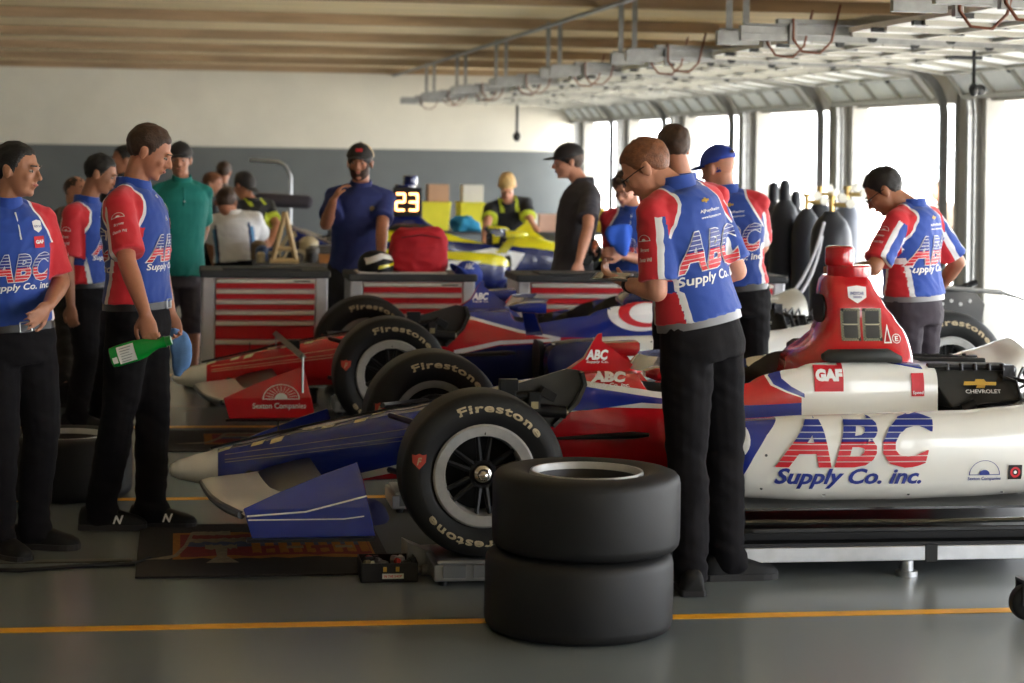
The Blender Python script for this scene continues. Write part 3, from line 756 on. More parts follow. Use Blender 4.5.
    if detail:
        bt = [(-.07, .008), (-.025, .008), (-.018, .020), (.018, .020), (.025, .008), (.07, .008), (.064, -.008), (.018, -.008), (.012, -.020), (-.024, -.020), (-.018, -.008), (-.076, -.008)]
        n_ = Vector((0, -1, .35)).normalized()
        V = Vector((0, -.42, -.9)); Vv = Vector((0, .42, .9)).normalized()
        wrap('bow_tie_badge', eo, be, poly_mesh([[(a*1.1, b*1.1) for a, b in bt]]), (2.33, -.89, .90), (1, 0, 0), Vv, GOLD, off=.004)
        word(eo, be, 'CHEVROLET', (2.335, -.905, .865), (1, 0, 0), Vv, .165, .018, OUT, off=.004, name='engine_lettering')
    # wheels
    for (x, s, R_, W_) in wheels:
        y_ = s*(.97-W_/2)
        wheel(t, (x, y_, R_), R_, W_, side=s, letters=detail)
    return t, dict(tub=(mo, bv), nose=(no, bn), pods=pods, hoop=(ho, bh), eng=(eo, be))
U3, V3 = (1, 0, 0), (0, 0, 1)
# --- near car: blue nose
def X_(p, lat, o): return poly_local(p, lat, o)
oA = (AX, AY); oB = (BX, BY)
sideA = [
 ('livery_stripe', [X_([(552, 398), (581, 383), (644, 391), (700, 398), (740, 410), (740, 418), (700, 410), (644, 409), (600, 409), (552, 418)], -.3, oA)], WHITE, .002),
 ('livery_panel', [X_([(545, 400), (581, 388), (644, 397), (700, 404), (735, 412), (700, 407), (644, 404), (590, 412), (545, 414)], -.3, oA)], BLUE, .0035),
 ('livery_panel', [X_([(940, 335), (835, 335), (810, 352), (788, 361), (772, 368), (766, 376), (770, 385), (785, 392), (800, 397), (800, 425), (940, 425)], -.3, oA)], WHITE, .002), ('livery_panel', [X_([(800, 425), (700, 425), (700, 407), (770, 404), (800, 402)], -.3, oA)], BLUE, .002),
 ('livery_panel', [X_([(925, 366), (870, 356.5), (835, 354.5), (810, 356.8), (790, 361.5), (775, 368.5), (769, 376), (773, 384), (787, 391), (803, 397), (803, 393), (790, 386), (781, 378), (781, 372), (790, 365), (808, 360), (835, 358), (870, 360), (925, 370)], -.3, oA)], BLUE, .0035),
]
podA = [
 ('livery_panel', [X_([(640, 380), (640, 510), (730, 510), (744, 480), (755, 458), (768, 436), (782, 420), (800, 410), (830, 404), (850, 380)], -.9, oA)], BLUE, .002),
]
CARA = dict(nose=BLUE, lower=RED, upper=RED, tip=WHITE, pod=WHITE, hoop=RED, wing=WHITE, fence=BLUE, pin=mat('pin_gold', (150, 150, 140), .5), nose_under=RED, side=sideA, podmarks=podA)
ta, ca_ = race_car('race_car', 'nearest open-wheel race car, blue nose with white tip, red roll hoop, white ABC sidepod', oA, CARA, wheels=[(0, -1, .3275, .28), (0, 1, .3275, .28)])
po, bp = ca_['pods'][-1]
def pos(px, py, lat, o): q = atY(px, py, o[1]+lat); return (q.x-o[0], -1.6, q.z-ZB)
c0 = pos(857, 442, -.93, oA)
abc_mark(po, bp, c0, U3, V3, .675, .212, outline=False, off=.003)
word(po, bp, 'Supply Co. inc.', pos(850, 479, -.93, oA), U3, V3, .615, .085, BINK, shear=.3, bold=.03, off=.003, name='logo_lettering')
q = pos(984, 470, -.91, oA)
wrap('sun_emblem', po, bp, poly_mesh([circ(0, -.02, .068, .062, 24, 0, 180), circ(0, -.017, .064, .057, 24, 0, 180)]), q, U3, V3, BINK, off=.003)
wrap('sun_emblem', po, bp, poly_mesh([circ(0, -.018, .023, .02, 16, 0, 180)]), q, U3, V3, BINK, off=.003)
word(po, bp, 'Sexton Companies', (q[0], q[1], q[2]-.036), U3, V3, .145, .018, BINK, off=.003, name='sponsor_lettering')
q = pos(1015, 472, -.91, oA)
wrap('round_badge', po, bp, poly_mesh([[(-.03, -.03), (.03, -.03), (.03, .03), (-.03, .03)]]), q, U3, V3, BLK, off=.003)
wrap('round_badge', po, bp, poly_mesh([circ(0, 0, .022), circ(0, 0, .013)]), q, U3, V3, RINK, off=.004)
wrap('round_badge', po, bp, poly_mesh([circ(0, 0, .007)]), q, U3, V3, OUT, off=.004)
q = pos(728, 441, -.9, oA)
wrap('number_roundel', po, bp, poly_mesh([circ(0, 0, .10)]), q, U3, V3, OUT, off=.004)
wrap('number_roundel', po, bp, poly_mesh([circ(-.01, 0, .085), circ(-.02, 0, .05)]), q, U3, V3, RINK, off=.0055)
mo, bv = ca_['tub']
q = pos(828, 376, -.31, oA)
wrap('sponsor_box', mo, bv, poly_mesh([[(-.066, -.066), (.066, -.066), (.066, .066), (-.066, .066)]]), q, U3, V3, RINK, off=.004)
word(mo, bv, 'GAF', (q[0], q[1], q[2]+.004), U3, V3, .122, .052, OUT, bold=.07, off=.006, name='sponsor_lettering')
q = pos(918, 385, -.31, oA)
wrap('sponsor_box', mo, bv, poly_mesh([[(-.03, -.05), (.03, -.05), (.03, .05), (-.03, .05)]]), q, U3, V3, RINK, off=.004)
word(mo, bv, 'Speed', (q[0], q[1], q[2]-.035), U3, V3, .05, .018, OUT, off=.006, name='sponsor_lettering')
q = pos(613, 380, -.25, oA)
word(mo, bv, 'ABC', q, U3, V3, .17, .036, OUT, shear=.45, bold=.06, off=.004, name='logo_lettering')
word(mo, bv, 'Supply Co. inc.', (q[0]-.005, q[1], q[2]-.030), U3, V3, .175, .020, OUT, shear=.3, off=.004, name='logo_lettering')
# --- far car: red nose
sideB = [
 ('livery_panel', [X_([(400, 305), (470, 318), (520, 331), (560, 337), (640, 338), (780, 345), (780, 250), (400, 250)], -.28, oB)], BLUE, .002),
 ('livery_stripe', [X_([(455, 318), (475, 321), (520, 333), (560, 340), (560, 337), (520, 330), (475, 318), (455, 315)], -.28, oB)], OUT, .0035),
 ('livery_stripe', [X_([(455, 351), (500, 341), (560, 338), (560, 341), (500, 345), (455, 356)], -.28, oB)], OUT, .0035),
 ('livery_panel', [X_([(455, 356), (500, 346), (560, 342), (640, 342), (640, 420), (440, 420)], -.28, oB)], DBLUE, .002),
]
podB = [('livery_panel', [X_([(500, 320), (500, 430), (580, 430), (588, 400), (594, 350), (600, 320)], -.9, oB)], DBLUE, .002)]
CARB_ = dict(nose=RED, lower=RED, upper=BLUE, tip=WHITE, pod=WHITE, hoop=BLUE, wing=WHITE, fence=RED, pin=mat('pin_light', (230, 190, 150), .5), nose_under=None, side=sideB, podmarks=podB)
tb, cb_ = race_car('race_car', 'second open-wheel race car behind the nearest one, red nose with white tip and blue cockpit', oB, CARB_,
    wheels=[(0, -1, .3275, .28), (0, 1, .3275, .28), (3.32, -1, .35, .36), (3.32, 1, .35, .36)])
po, bp = cb_['pods'][-1]
word(po, bp, 'Firestone', pos(542, 343, -.8, oB), U3, V3, .17, .03, OUT, off=.003, name='sponsor_lettering')
abc_mark(po, bp, pos(700, 370, -.93, oB), U3, V3, .62, .215, outline=False)
mo, bv = cb_['tub']
q = pos(640, 313, -.31, oB)
wrap('number_roundel', mo, bv, poly_mesh([circ(0, 0, .20, .11, 40)]), q, U3, V3, OUT, off=.004)
wrap('number_roundel', mo, bv, poly_mesh([circ(.03, 0, .165, .085, 40), circ(.05, 0, .12, .06, 40)]), q, U3, V3, RINK, off=.0055)
# rear end of the far car: gearbox, attenuator and wing mounts visible behind the man at right
rb = MB(); rb.box((2.95, 0, .36), (.9, .26, .26)); rb.tube([(3.3, -.75, .35), (3.2, -.1, .40)], .014, 6); rb.tube([(3.3, -.75, .25), (3.6, -.1, .28)], .014, 6); rb.tube([(3.3, -.75, .45), (2.9, -.1, .50)], .014, 6)
rb.tube([(3.3, .75, .35), (3.2, .1, .40)], .014, 6); rb.tube([(3.3, .75, .45), (2.9, .1, .50)], .014, 6)
rb.build('gearbox', CARB, tb, smooth=False, bevel=.01)
for s in (-1, 1):
    rw = MB(); rw.prism([(3.42, .45), (3.75, .50), (3.78, .70), (3.70, .80), (3.40, .79), (3.32, .66)], s*.30, s*.32)
    rw.tube([(3.40, s*.33, .79), (3.62, s*.33, .80), (3.72, s*.33, .84)], .02, 8)
    rw.build('wing_mount', CARB, tb, smooth=False)
bt_ = MB()
for q in range(5): bt_.lathe([(0, 0), (.012, 0), (.012, .008), (0, .008)], (3.44+.06*q, -.328, .72-.02*(q % 2)), 'Y', 8, False)
bt_.build('wing_bolt', STEEL, tb)
bw = MB(); bw.tube([(3.30, -.40, .82), (3.6, -.42, .80), (3.85, -.42, .78), (4.05, -.42, .72)], [.006, .014, .014, .008], 8); bw.build('brake_line', STEEL, tb)
# --- third car at the back, yellow and blue, nose to the right
CX, CY = 2.03, 19.6
qq = at(405, 205, 19.6); CX = qq.x+1.80; CY = qq.y
CARC = dict(nose=YEL, lower=DBLUE, upper=YEL, tip=WHITE, pod=DBLUE, hoop=DBLUE, wing=YEL, fence=DBLUE, pin=OUT, nose_under=None,
    side=[('livery_panel', [[(-.1, .44), (.6, .55), (1.5, .62), (2.1, .60), (2.1, .8), (-.1, .8)]], YEL, .002), ('livery_panel', [[(.7, .50), (1.0, .55), (1.3, .50), (1.1, .34), (.8, .34)]], OUT, .004)],
    podmarks=[('livery_panel', [[(.9, .40), (1.5, .48), (2.4, .50), (2.4, .7), (.9, .7)]], YEL, .002), ('livery_panel', [[(1.2, .46), (1.42, .30), (1.55, .30), (1.65, .47)]], OUT, .004)])
tc, cc_ = race_car('race_car', 'yellow and dark blue race car on stands at the back of the garage', (CX, CY), CARC, mirror=True, raise_=.26, detail=False)
# lit position display on the third car's roll hoop
ld = MB(); ld.prism([(1.66, .83), (1.96, .83), (1.93, 1.10), (1.66, 1.10)], .17, .20); ld.bb(1.68, 1.92, .0, .17, .85, 1.08)
lo = ld.build('position_display', BLK, tc, smooth=False, bevel=.01); bl = ld.bvh()
EM = mat('led_orange', (255, 190, 90), .5, emit=3.5); EM.node_tree.nodes['Principled BSDF'].inputs['Emission Color'].default_value = (1, .42, .12, 1)
def seg(d, cx):
    S = {'a': (0, .05, .05, .012), 'g': (0, 0, .05, .012), 'd': (0, -.05, .05, .012), 'f': (-.026, .025, .012, .05), 'b': (.026, .025, .012, .05), 'e': (-.026, -.025, .012, .05), 'c': (.026, -.025, .012, .05)}
    on = {'2': 'abged', '3': 'abgcd'}[d]; m = MB()
    for k in on:
        x, z, w_, h_ = S[k]; x *= 1.5; w_ *= 1.5 if w_ > .02 else 1.3; z *= 1.5; h_ *= 1.5
        m.box((cx-x, .204, .965+z), (w_, .008, h_))
    return m
for d, cx in (('2', 1.865), ('3', 1.745)): seg(d, cx).build('led_digit', EM, lo, smooth=False)
for (x, y) in ((.7, .35), (.7, -.35), (2.6, .3), (2.6, -.3)):
    s = thing('jack_stand', 'low black stand under the %s of the yellow and blue race car, %s side' % ('cockpit' if x < 1 else 'rear', 'nearer' if y > 0 else 'farther'), 'stand', (CX-x, CY-y, 0))
    b = MB(); b.loft([[(-.14, -.14, 0), (.14, -.14, 0), (.14, .14, 0), (-.14, .14, 0)], [(-.04, -.04, .29), (.04, -.04, .29), (.04, .04, .29), (-.04, .04, .29)]]); b.build('stand_frame', DSTEEL, s)
    b = MB(); b.bb(-.09, .09, -.05, .05, .29, .345); b.build('saddle', BLK, s)

# --- service stand under the near car, scale pads and boxes
st = thing('service_stand', 'low black deck with aluminium rails under the nearest race car', 'stand', (AX, AY, 0))
b = MB(); b.bb(.78, 2.95, -.86, .86, .125, .183); b.build('deck', mat('deck_black', (9, 9, 10), .4, var=.3, spec=.25), st, smooth=False, bevel=.004)
for y in (-.93, .93):
    r = MB(); r.bb(.95, 1.83, y-.03, y+.03, .065, .125); r.bb(1.88, 2.95, y-.03, y+.03, .065, .125); r.build('rail', ALU, st, smooth=False, bevel=.003)
    r = MB(); r.bb(1.83, 1.88, y-.033, y+.033, .060, .13); r.build('rail_joiner', BLK, st, smooth=False)
    r = MB(); r.bb(.90, 2.95, y-.02, y+.05 if y < 0 else y+.02, .125, .14); r.build('deck_edge', BLK, st, smooth=False)
    for x in (1.12, 1.76, 2.7):
        f = MB(); f.lathe([(0, 0), (.045, 0), (.045, .02), (.028, .022), (.028, .065), (0, .065)], (x, y, 0), 'Z', 20, False); f.build('foot', ALU, st)
st.location.z = 0
for i, (o, s, lab) in enumerate(((oA, -1, 'flat aluminium scale pad under the near front wheel of the nearest race car'), (oA, 1, 'flat aluminium scale pad under the far front wheel of the nearest race car'), (oB, -1, 'flat aluminium scale pad under the near front wheel of the second race car'), (oB, 1, 'flat aluminium scale pad under the far front wheel of the second race car'))):
    p = thing('scale_pad', lab, 'scale pad', (o[0], o[1]+s*.83, 0))
    b = MB(); b.bb(-.20, .22, -.17, .17, .02, .085); b.bb(-.185, .205, -.155, .155, .085, .099); b.build('pad_plate', ALU, p, smooth=False, bevel=.006)
    b = MB()
    for x in (-.12, 0, .12): b.bb(x-.045, x+.045, -.174, -.168, .035, .085)
    b.build('slot', mat('grey_slot', (120, 122, 124), .5, metal=.5), p, smooth=False)
    for x in (-.16, .18):
        for y in (-.13, .13): f = MB().lathe([(0, 0), (.018, 0), (.018, .022), (0, .022)], (x, y, 0), 'Z', 12, False); f.build('foot', BLK, p)
bxp = ground(432, 572)
p = thing('scale_display_box', 'small silver metal box with a round socket beside the front wheel scale pad', 'instrument', (bxp.x, bxp.y+.06, 0), .12)
b = MB(); b.prism([(-.11, .0), (.09, .0), (.09, .09), (-.03, .09), (-.11, .125)], -.06, .06, 'XZ'); b.build('housing', ALU, p, smooth=False, bevel=.003)
b = MB().lathe([(0, -.064), (.02, -.064), (.02, -.06), (0, -.06)], (.03, 0, .045), 'Y', 16, False); b.build('socket', BLK, p)
b = MB().tube([(.09, 0, .05), (.15, .0, .02), (.22, -.05, .012), (.40, -.1, .01), (.62, -.02, .01)], .01, 6); b.build('cable', BLK, p)
# ------------------------------------------------------------ people
def remesh(mb, voxel, it=3, fac=.5, disp=None, name='m'):
    me = mb.mesh(name, BLK, False, fix=True); o = bpy.data.objects.new(name, me); C.objects.link(o)
    r = o.modifiers.new('r', 'REMESH'); r.mode = 'VOXEL'; r.voxel_size = voxel
    s = o.modifiers.new('s', 'SMOOTH'); s.factor = fac; s.iterations = it
    dg = bpy.context.evaluated_depsgraph_get(); out = bpy.data.meshes.new_from_object(o.evaluated_get(dg))
    bpy.data.objects.remove(o); bpy.data.meshes.remove(me)
    if disp:
        cs = []
        for v in out.vertices: cs.append(v.co + v.normal*disp(v.co))
        for v, c in zip(out.vertices, cs): v.co = c
    out.polygons.foreach_set('use_smooth', [True]*len(out.polygons)); out.update(); out.name = name; return out
def link(me, name, mats, parent, matfn=None):
    me.materials.clear()
    for m in mats: me.materials.append(m)
    if matfn:
        me.polygons.foreach_set('material_index', [matfn(p.center) for p in me.polygons])
    else: me.polygons.foreach_set('material_index', [0]*len(me.polygons))
    o = bpy.data.objects.new(name, me); C.objects.link(o); o.parent = parent; return o
def bvh_of(me): return BVHTree.FromPolygons([tuple(v.co) for v in me.vertices], [tuple(p.vertices) for p in me.polygons])
SK = dict(tan=mat('skin_tan', (178, 120, 92), .5, var=.07, scale=25), fair=mat('skin_fair', (200, 142, 116), .5, var=.07, scale=25), olive=mat('skin_olive', (162, 110, 82), .5, var=.07, scale=25))
HAIR = dict(black=mat('hair_black', (22, 18, 17), .55, var=.4, scale=70, bump=.5, bscale=160), brown=mat('hair_brown', (66, 44, 30), .55, var=.35, scale=70, bump=.5, bscale=160),
    ginger=mat('hair_ginger', (122, 74, 46), .55, var=.3, scale=70, bump=.5, bscale=160), blond=mat('hair_blond', (206, 170, 112), .55, var=.25, scale=70, bump=.5, bscale=160))
SH_B = mat('shirt_blue', (24, 66, 156), .75, var=.07, scale=12, bump=.15, bscale=250, sheen=.2)
SH_R = mat('shirt_red', (206, 34, 48), .75, var=.06, scale=12, bump=.15, bscale=250, sheen=.2)
SH_W = mat('shirt_white', (228, 228, 230), .75, var=.04, scale=12, bump=.1, bscale=250)
SHIRT = mat('team_shirt', (24, 66, 156), .75, bump=.15, bscale=250, sheen=.2)
_n, _l = SHIRT.node_tree.nodes, SHIRT.node_tree.links
_c = None; _prev = lin((24, 66, 156))
for _nm, _col in (('print_red', (206, 34, 48)), ('print_white', (228, 228, 230))):
    _a = _n.new('ShaderNodeAttribute'); _a.attribute_name = _nm; _g = _n.new('ShaderNodeMath'); _g.operation = 'GREATER_THAN'; _g.inputs[1].default_value = 0
    _m = _n.new('ShaderNodeMixRGB'); _l.new(_a.outputs['Fac'], _g.inputs[0]); _l.new(_g.outputs[0], _m.inputs[0]); _m.inputs[2].default_value = lin(_col)
    if _c is None: _m.inputs[1].default_value = _prev
    else: _l.new(_c, _m.inputs[1])
    _c = _m.outputs[0]
_l.new(_c, _n['Principled BSDF'].inputs['Base Color'])
TROU = mat('trousers_black', (19, 17, 20), .9, var=.15, scale=20, bump=.2, bscale=300, spec=.2)
SHOE = mat('shoe_black', (12, 12, 13), .65, var=.2, scale=40, spec=.3)
BELT = mat('belt_leather', (20, 18, 18), .4)
EYEW = mat('eye_white', (150, 138, 128), .3); LIPS = mat('lips', (160, 88, 78), .5); IRIS = mat('iris', (40, 28, 22), .3)
def ray_len(px, py, base, L, sgn, D0):
    """point on the sight line of (px, py) at distance L from base, nearer (sgn<0) or farther"""
    o = Vector((0, 0, CH)); d = (at(px, py, 10)-o).normalized(); oc = o-base
    b = d.dot(oc); c = oc.dot(oc)-L*L; q = b*b-c
    t = -b + (sgn*math.sqrt(q) if q > 0 else 0)
    p = o+d*t
    if q <= 0: p = base+(p-base).normalized()*L
    return p
def hv(deg): a = math.radians(deg); return Vector((math.cos(a), math.sin(a), 0))
TORSO = [(.86, .160, .115, 0), (.93, .172, .125, 0), (1.0, .160, .118, .0), (1.08, .153, .112, .005), (1.18, .160, .118, .008), (1.28, .175, .125, .006), (1.36, .182, .122, 0), (1.42, .165, .105, -.008), (1.46, .115, .08, -.012), (1.49, .065, .06, -.008)]
def finger(m, p, d, n, L, r, curl, seg=3):
    """d: pointing direction, n: palm normal (fingers bend towards n)"""
    axis = d.cross(n).normalized(); pts = [p]; cur = d.copy(); rs = [r*1.05]
    for k in range(seg):
        cur = Matrix.Rotation(curl*(1.0 if k else .7), 3, axis) @ cur
        pts.append(pts[-1]+cur*L*(.45, .32, .25)[k]); rs.append(r*(1-.12*(k+1)))
    for a, b, ra, rb in zip(pts[:-1], pts[1:], rs[:-1], rs[1:]): m.caps(a, b, ra, rb, 8, m=3)
    return pts
def hand(m, wrist, d, n, side, curl=.35, k=1.0, thumb=.6):
    """d: wrist->fingers, n: palm normal, side: +1 if the thumb lies on +(d x n)"""
    d = d.normalized(); n = (n-d*n.dot(d)).normalized(); w = d.cross(n).normalized()*side
    rings = []
    for t, hw, ht in ((-.01, .024, .019), (.015, .030, .018), (.045, .039, .017), (.075, .041, .015), (.09, .039, .012)):
        c = wrist+d*t*k
        rings.append([c+w*math.cos(2*PI*j/14)*hw*k+n*math.sin(2*PI*j/14)*ht*k for j in range(14)])
    m.loft(rings)
    for i, (off, L) in enumerate(((.030, .072), (.010, .080), (-.010, .075), (-.029, .060))):
        finger(m, wrist+d*.085*k+w*off*k, (d+w*off*1.2).normalized(), n, L*k, .0088*k, curl*(1+.08*i))
    b = wrist+d*.025*k+w*.026*k
    td = (d*.75+w*.75+n*thumb*.5).normalized()
    pts = [b, b+td*.038*k, b+td*.038*k+(d*.9+w*.25+n*thumb*.6).normalized()*.032*k, b+td*.038*k+(d*.9+w*.25+n*thumb*.6).normalized()*.032*k+(d+n*thumb).normalized()*.024*k]
    for a, e, ra, rb in zip(pts[:-1], pts[1:], (.014, .0115, .010), (.0115, .010, .0085)): m.caps(a, e, ra*k, rb*k, 8, m=3)
def head_parts(m, H):
    def E(c, r): m.ell(H(Vector(c)), r, 18, 12, rot=H.rot)
    def K(a, b, ra, rb, n=10): m.caps(H(Vector(a)), H(Vector(b)), ra, rb, n)
    E((0, -.012, .030), (.074, .096, .086)); E((0, .020, -.020), (.064, .072, .088)); E((0, .030, -.075), (.050, .052, .036)); E((0, .066, -.092), (.022, .018, .016))
    K((-.026, .083, .020), (.026, .083, .020), .011, .011); K((0, .086, .012), (0, .107, -.026), .008, .0125); E((-.013, .094, -.030), (.009, .010, .008)); E((.013, .094, -.030), (.009, .010, .008))
    E((.033, .064, -.022), (.022, .020, .022)); E((-.033, .064, -.022), (.022, .020, .022))
    E((0, .083, -.052), (.024, .012, .008)); E((0, .082, -.063), (.021, .011, .007))
    for s in (-1, 1): E((s*.077, -.008, -.008), (.009, .020, .031)); E((s*.081, -.016, .004), (.008, .012, .018))
class HF:
    def __init__(s, c, head, pitch, k=1.0, roll=0):
        R = Matrix.Rotation(math.radians(head)-PI/2, 3, 'Z') @ Matrix.Rotation(-math.radians(pitch), 3, 'X') @ Matrix.Rotation(math.radians(roll), 3, 'Y')
        s.c = Vector(c); s.rot = R*1.0; s.k = k; s.rotk = R*k
    def __call__(s, p): return s.c + s.rotk @ p
def shell(H, r, c, keep, n=36, m=26, noise_amp=.004, seed=0, inner=.80):
    """scalp-like shell: verts that fail keep() sink inside the head"""
    mb = MB(); rings = []
    for i in range(1, m):
        a = PI*i/m; ring = []
        for k in range(n):
            d = Vector((math.sin(a)*math.cos(2*PI*k/n), math.sin(a)*math.sin(2*PI*k/n), math.cos(a)))
            p = Vector((d.x*r[0], d.y*r[1], d.z*r[2]))+Vector(c); q = keep(p)
            q = max(0, min(1, q)); q = q*q*(3-2*q)
            nz = noise.noise(Vector((p.x*38+seed, p.y*38, p.z*30)))*noise_amp
            p2 = Vector(c)+(p-Vector(c))*(inner+(1-inner)*q) + d*nz*q
            ring.append(H(p2))
        rings.append(ring)
    mb.loft(rings); return mb
def hair_keep(front=.070, nape=-.075, side=-.015, burn=True):
    def f(p):
        x, y, z = p; z = z+noise.noise(Vector((x*60, y*60, z*20)))*.005
        if y > .030: line = side+.030+(front-side-.030)*min(1, (y-.030)/.028)
        elif y > .012: line = side-.006+(.036)*(y-.012)/.018
        elif y > -.030: line = side+.014 if burn else side
        else: line = side+.014+(nape-side-.014)*min(1, (-.030-y)/.022)
        return (z-line)/.012+.5
    return f
def person(label, D, head, neck, hip, heading, hh, pitch=10, skin='tan', hair=None, arms=None, feet=None, top='crew', k=1.0, vox=.009, group=None, beard=None, cap=None, glasses=None,
        bottom='trousers', hk=1.0, hand_kw=None, hipD=0, headD=0, belt=True, marks=True, eyes=True, root_px=None, belly=1.0, hem=0.0, hairfn=None, dbg=False, seed=1, faceD=None, lean_roll=0, watch=None):
    hp = at(hip[0], hip[1], D+hipD); nk = at(neck[0], neck[1], D); hc = at(head[0], head[1], D+headD)
    root = Vector((hp.x, hp.y, 0)); T = thing('person', label, 'person', tuple(root), 0, group)
    hp = hp-root; nk = nk-root; hc = hc-root
    up = (nk-hp).normalized(); Ls = (nk-hp).length/.53; fw = hv(heading); fw = (fw-up*fw.dot(up)).normalized(); rt = fw.cross(up).normalized()
    if dbg: print(label[:40], 'torso', round(Ls, 2), 'hip z', round(hp.z, 2), 'neck z', round(nk.z, 2), 'head z', round(hc.z, 2))
    def TP(x, y, z): return hp+rt*x*k+fw*y*k+up*((z-.95)*Ls)
    def TQ(p): q = Vector(p)-hp; return Vector((q.dot(rt)/k, q.dot(fw)/k, q.dot(up)/Ls+.95))
    def Q3(v): return rt*v[0]+fw*v[1]+up*v[2]
    shl = {'R': TP(.172, -.01, 1.405), 'L': TP(-.172, -.01, 1.405)}
    J = {}; HK = {}
    for sd, sg in (('R', 1), ('L', -1)):
        a = (arms or {}).get(sd); S = shl[sd]
        if a is None: E_ = S+(rt*sg*.06-fw*.03-Vector((0, 0, .28)))*1.0*k; W_ = E_+(fw*.09-Vector((0, 0, .24)))*k
        else:
            ep, wp = a[0], a[1]
            E_ = ray_len(ep[0], ep[1], S+root, .285*k, ep[2], D)-root
            W_ = ray_len(wp[0], wp[1], E_+root, .255*k, wp[2], D)-root
        J[sd] = (S, E_, W_); HK[sd] = dict(d=(W_-E_).normalized(), n=-rt*sg, curl=.35, thumb=.6)
        if a is not None and len(a) > 2:
            kw = dict(a[2])
            if 'dp' in kw: q = kw.pop('dp'); HK[sd]['d'] = (at(q[0], q[1], (W_+root).dot(Vector((SA, CA, 0)))+q[2])-root-W_).normalized()
            HK[sd].update(kw)
    # legs
    legs = {}
    for i, (sd, sg) in enumerate((('R', 1), ('L', -1))):
        Hj = TP(.088*sg, 0, .93)
        if feet and feet[i]:
            f = feet[i]; A = ground(f[0], f[1])-root; A.z = 0; fy = f[2]
        else: A = Vector((hp.x, hp.y, 0))+rt*sg*.11*k; A.z = 0; fy = heading+(-8*sg)
        An = A+Vector((0, 0, .085)); mid = (Hj+An)/2; L = (Hj-An).length; half = .43*k*1.0
        bend = math.sqrt(max(0, half*half-(L/2)**2)) if half > L/2 else 0
        fk = hv(fy); Kn = mid+fk*(min(bend, .30) if L < .74*k else min(bend, .12)*.22)+Vector((0, 0, .0))+fk*.012
        legs[sd] = (Hj, Kn, An, fy)
    H = HF(hc, hh, pitch, hk*k, lean_roll)
    # --- one continuous body
    m = MB()
    rings = []
    for z, rx, ry, yc in TORSO: rings.append([TP(rx*.90*math.cos(2*PI*j/24), yc+ry*.90*math.sin(2*PI*j/24)*belly, z-.012) for j in range(24)])
    m.loft(rings)
    hb = H(Vector((0, -.02, -.05)))
    m.caps(TP(0, -.005, 1.46), hb, .058*k, .054*k, 14); m.caps(TP(-.10, -.01, 1.415), TP(.10, -.01, 1.415), .045*k, .045*k)
    head_parts(m, H)
    for sd, sg in (('R', 1), ('L', -1)):
        S, E_, W_ = J[sd]
        m.caps(S-rt*sg*.015, E_, .047*k, .040*k); mid = E_+(W_-E_)*.3; m.caps(E_, mid, .039*k, .040*k); m.caps(mid, W_, .040*k, .026*k)
        kw = HK[sd]; hand(m, W_, kw['d'], kw['n'], side=kw.get('side', -sg), curl=kw['curl'], k=k, thumb=kw['thumb'])
        Hj, Kn, An, fy = legs[sd]
        m.caps(Hj, Kn, .080*k, .052*k); mid = Kn+(An-Kn)*.3; m.caps(Kn, mid, .050*k, .052*k); m.caps(mid, An+Vector((0, 0, .02)), .052*k, .034*k); m.caps(An+Vector((0, 0, -.02)), An+hv(fy)*.12+Vector((0, 0, -.050)), .026, .016)
    me = remesh(m, min(vox, .0075) if vox < .01 else vox, 2, .45, name='body'); body = link(me, 'body', [SK[skin]], T)
    if eyes:
        for s in (-1, 1):
            e = MB().ell(H(Vector((s*.031, .0795, .003))), (.0105, .0075, .0062), 12, 8, rot=H.rot); e.build('eye', EYEW, T)
            e = MB().ell(H(Vector((s*.031, .0865, .002))), (.0056, .003, .0056), 10, 6, rot=H.rot); e.build('iris', IRIS, T)
            e = MB().caps(H(Vector((s*.016, .0955, .024))), H(Vector((s*.048, .086, .025))), .0038, .003, 6); e.build('eyebrow', HAIR[hair if hair else 'brown'], T)
        e = MB().ell(H(Vector((0, .0925, -.056))), (.020, .006, .0065), 14, 8, rot=H.rot); e.build('lips', LIPS, T)
    if hair:
        hkp = hairfn or hair_keep()
        h = shell(H, (.0800, .1015, .0925), (0, -.0145, .030), hkp, n=54, m=40, seed=seed, noise_amp=.006 if not hairfn else .003, inner=.88 if not hairfn else .80); h.build('hair', HAIR[hair], T, angle=80)
    if beard:
        def bk(p): return min((-.040-.25*max(0, p.y-.05)+(.030 if abs(p.x) > .048 else 0)-p.z)/.012+.5, (p.y-.0)/.02+.5) if not (abs(p.x) < .021 and -.068 < p.z < -.048) else 0
        b = shell(H, (.068, .080, .099), (0, .018, -.022), bk, seed=seed+5, noise_amp=.004, inner=.82); b.build('beard', HAIR[beard], T, angle=80)
    if watch:
        S_, E2, W2 = J[watch]; dw = (W2-E2).normalized(); g = MB().tube([W2-dw*.030*k, W2-dw*.008*k], [.033*k, .032*k], 16); g.build('wristwatch', BLK, T)
    if glasses:
        g = MB()
        for s in (-1, 1):
            g.tube([H(Vector((s*(.034)+.021*math.cos(t), .100, .002+.015*math.sin(t)))) for t in [2*PI*j/14 for j in range(15)]], .0018, 5, False)
            g.tube([H(Vector((s*.055, .100, .006))), H(Vector((s*.078, .04, .008))), H(Vector((s*.085, -.01, .006)))], .0024, 5)
        g.tube([H(Vector((-.013, .101, .006))), H(Vector((.013, .101, .006)))], .0018, 5); g.build('glasses', BLK, T)
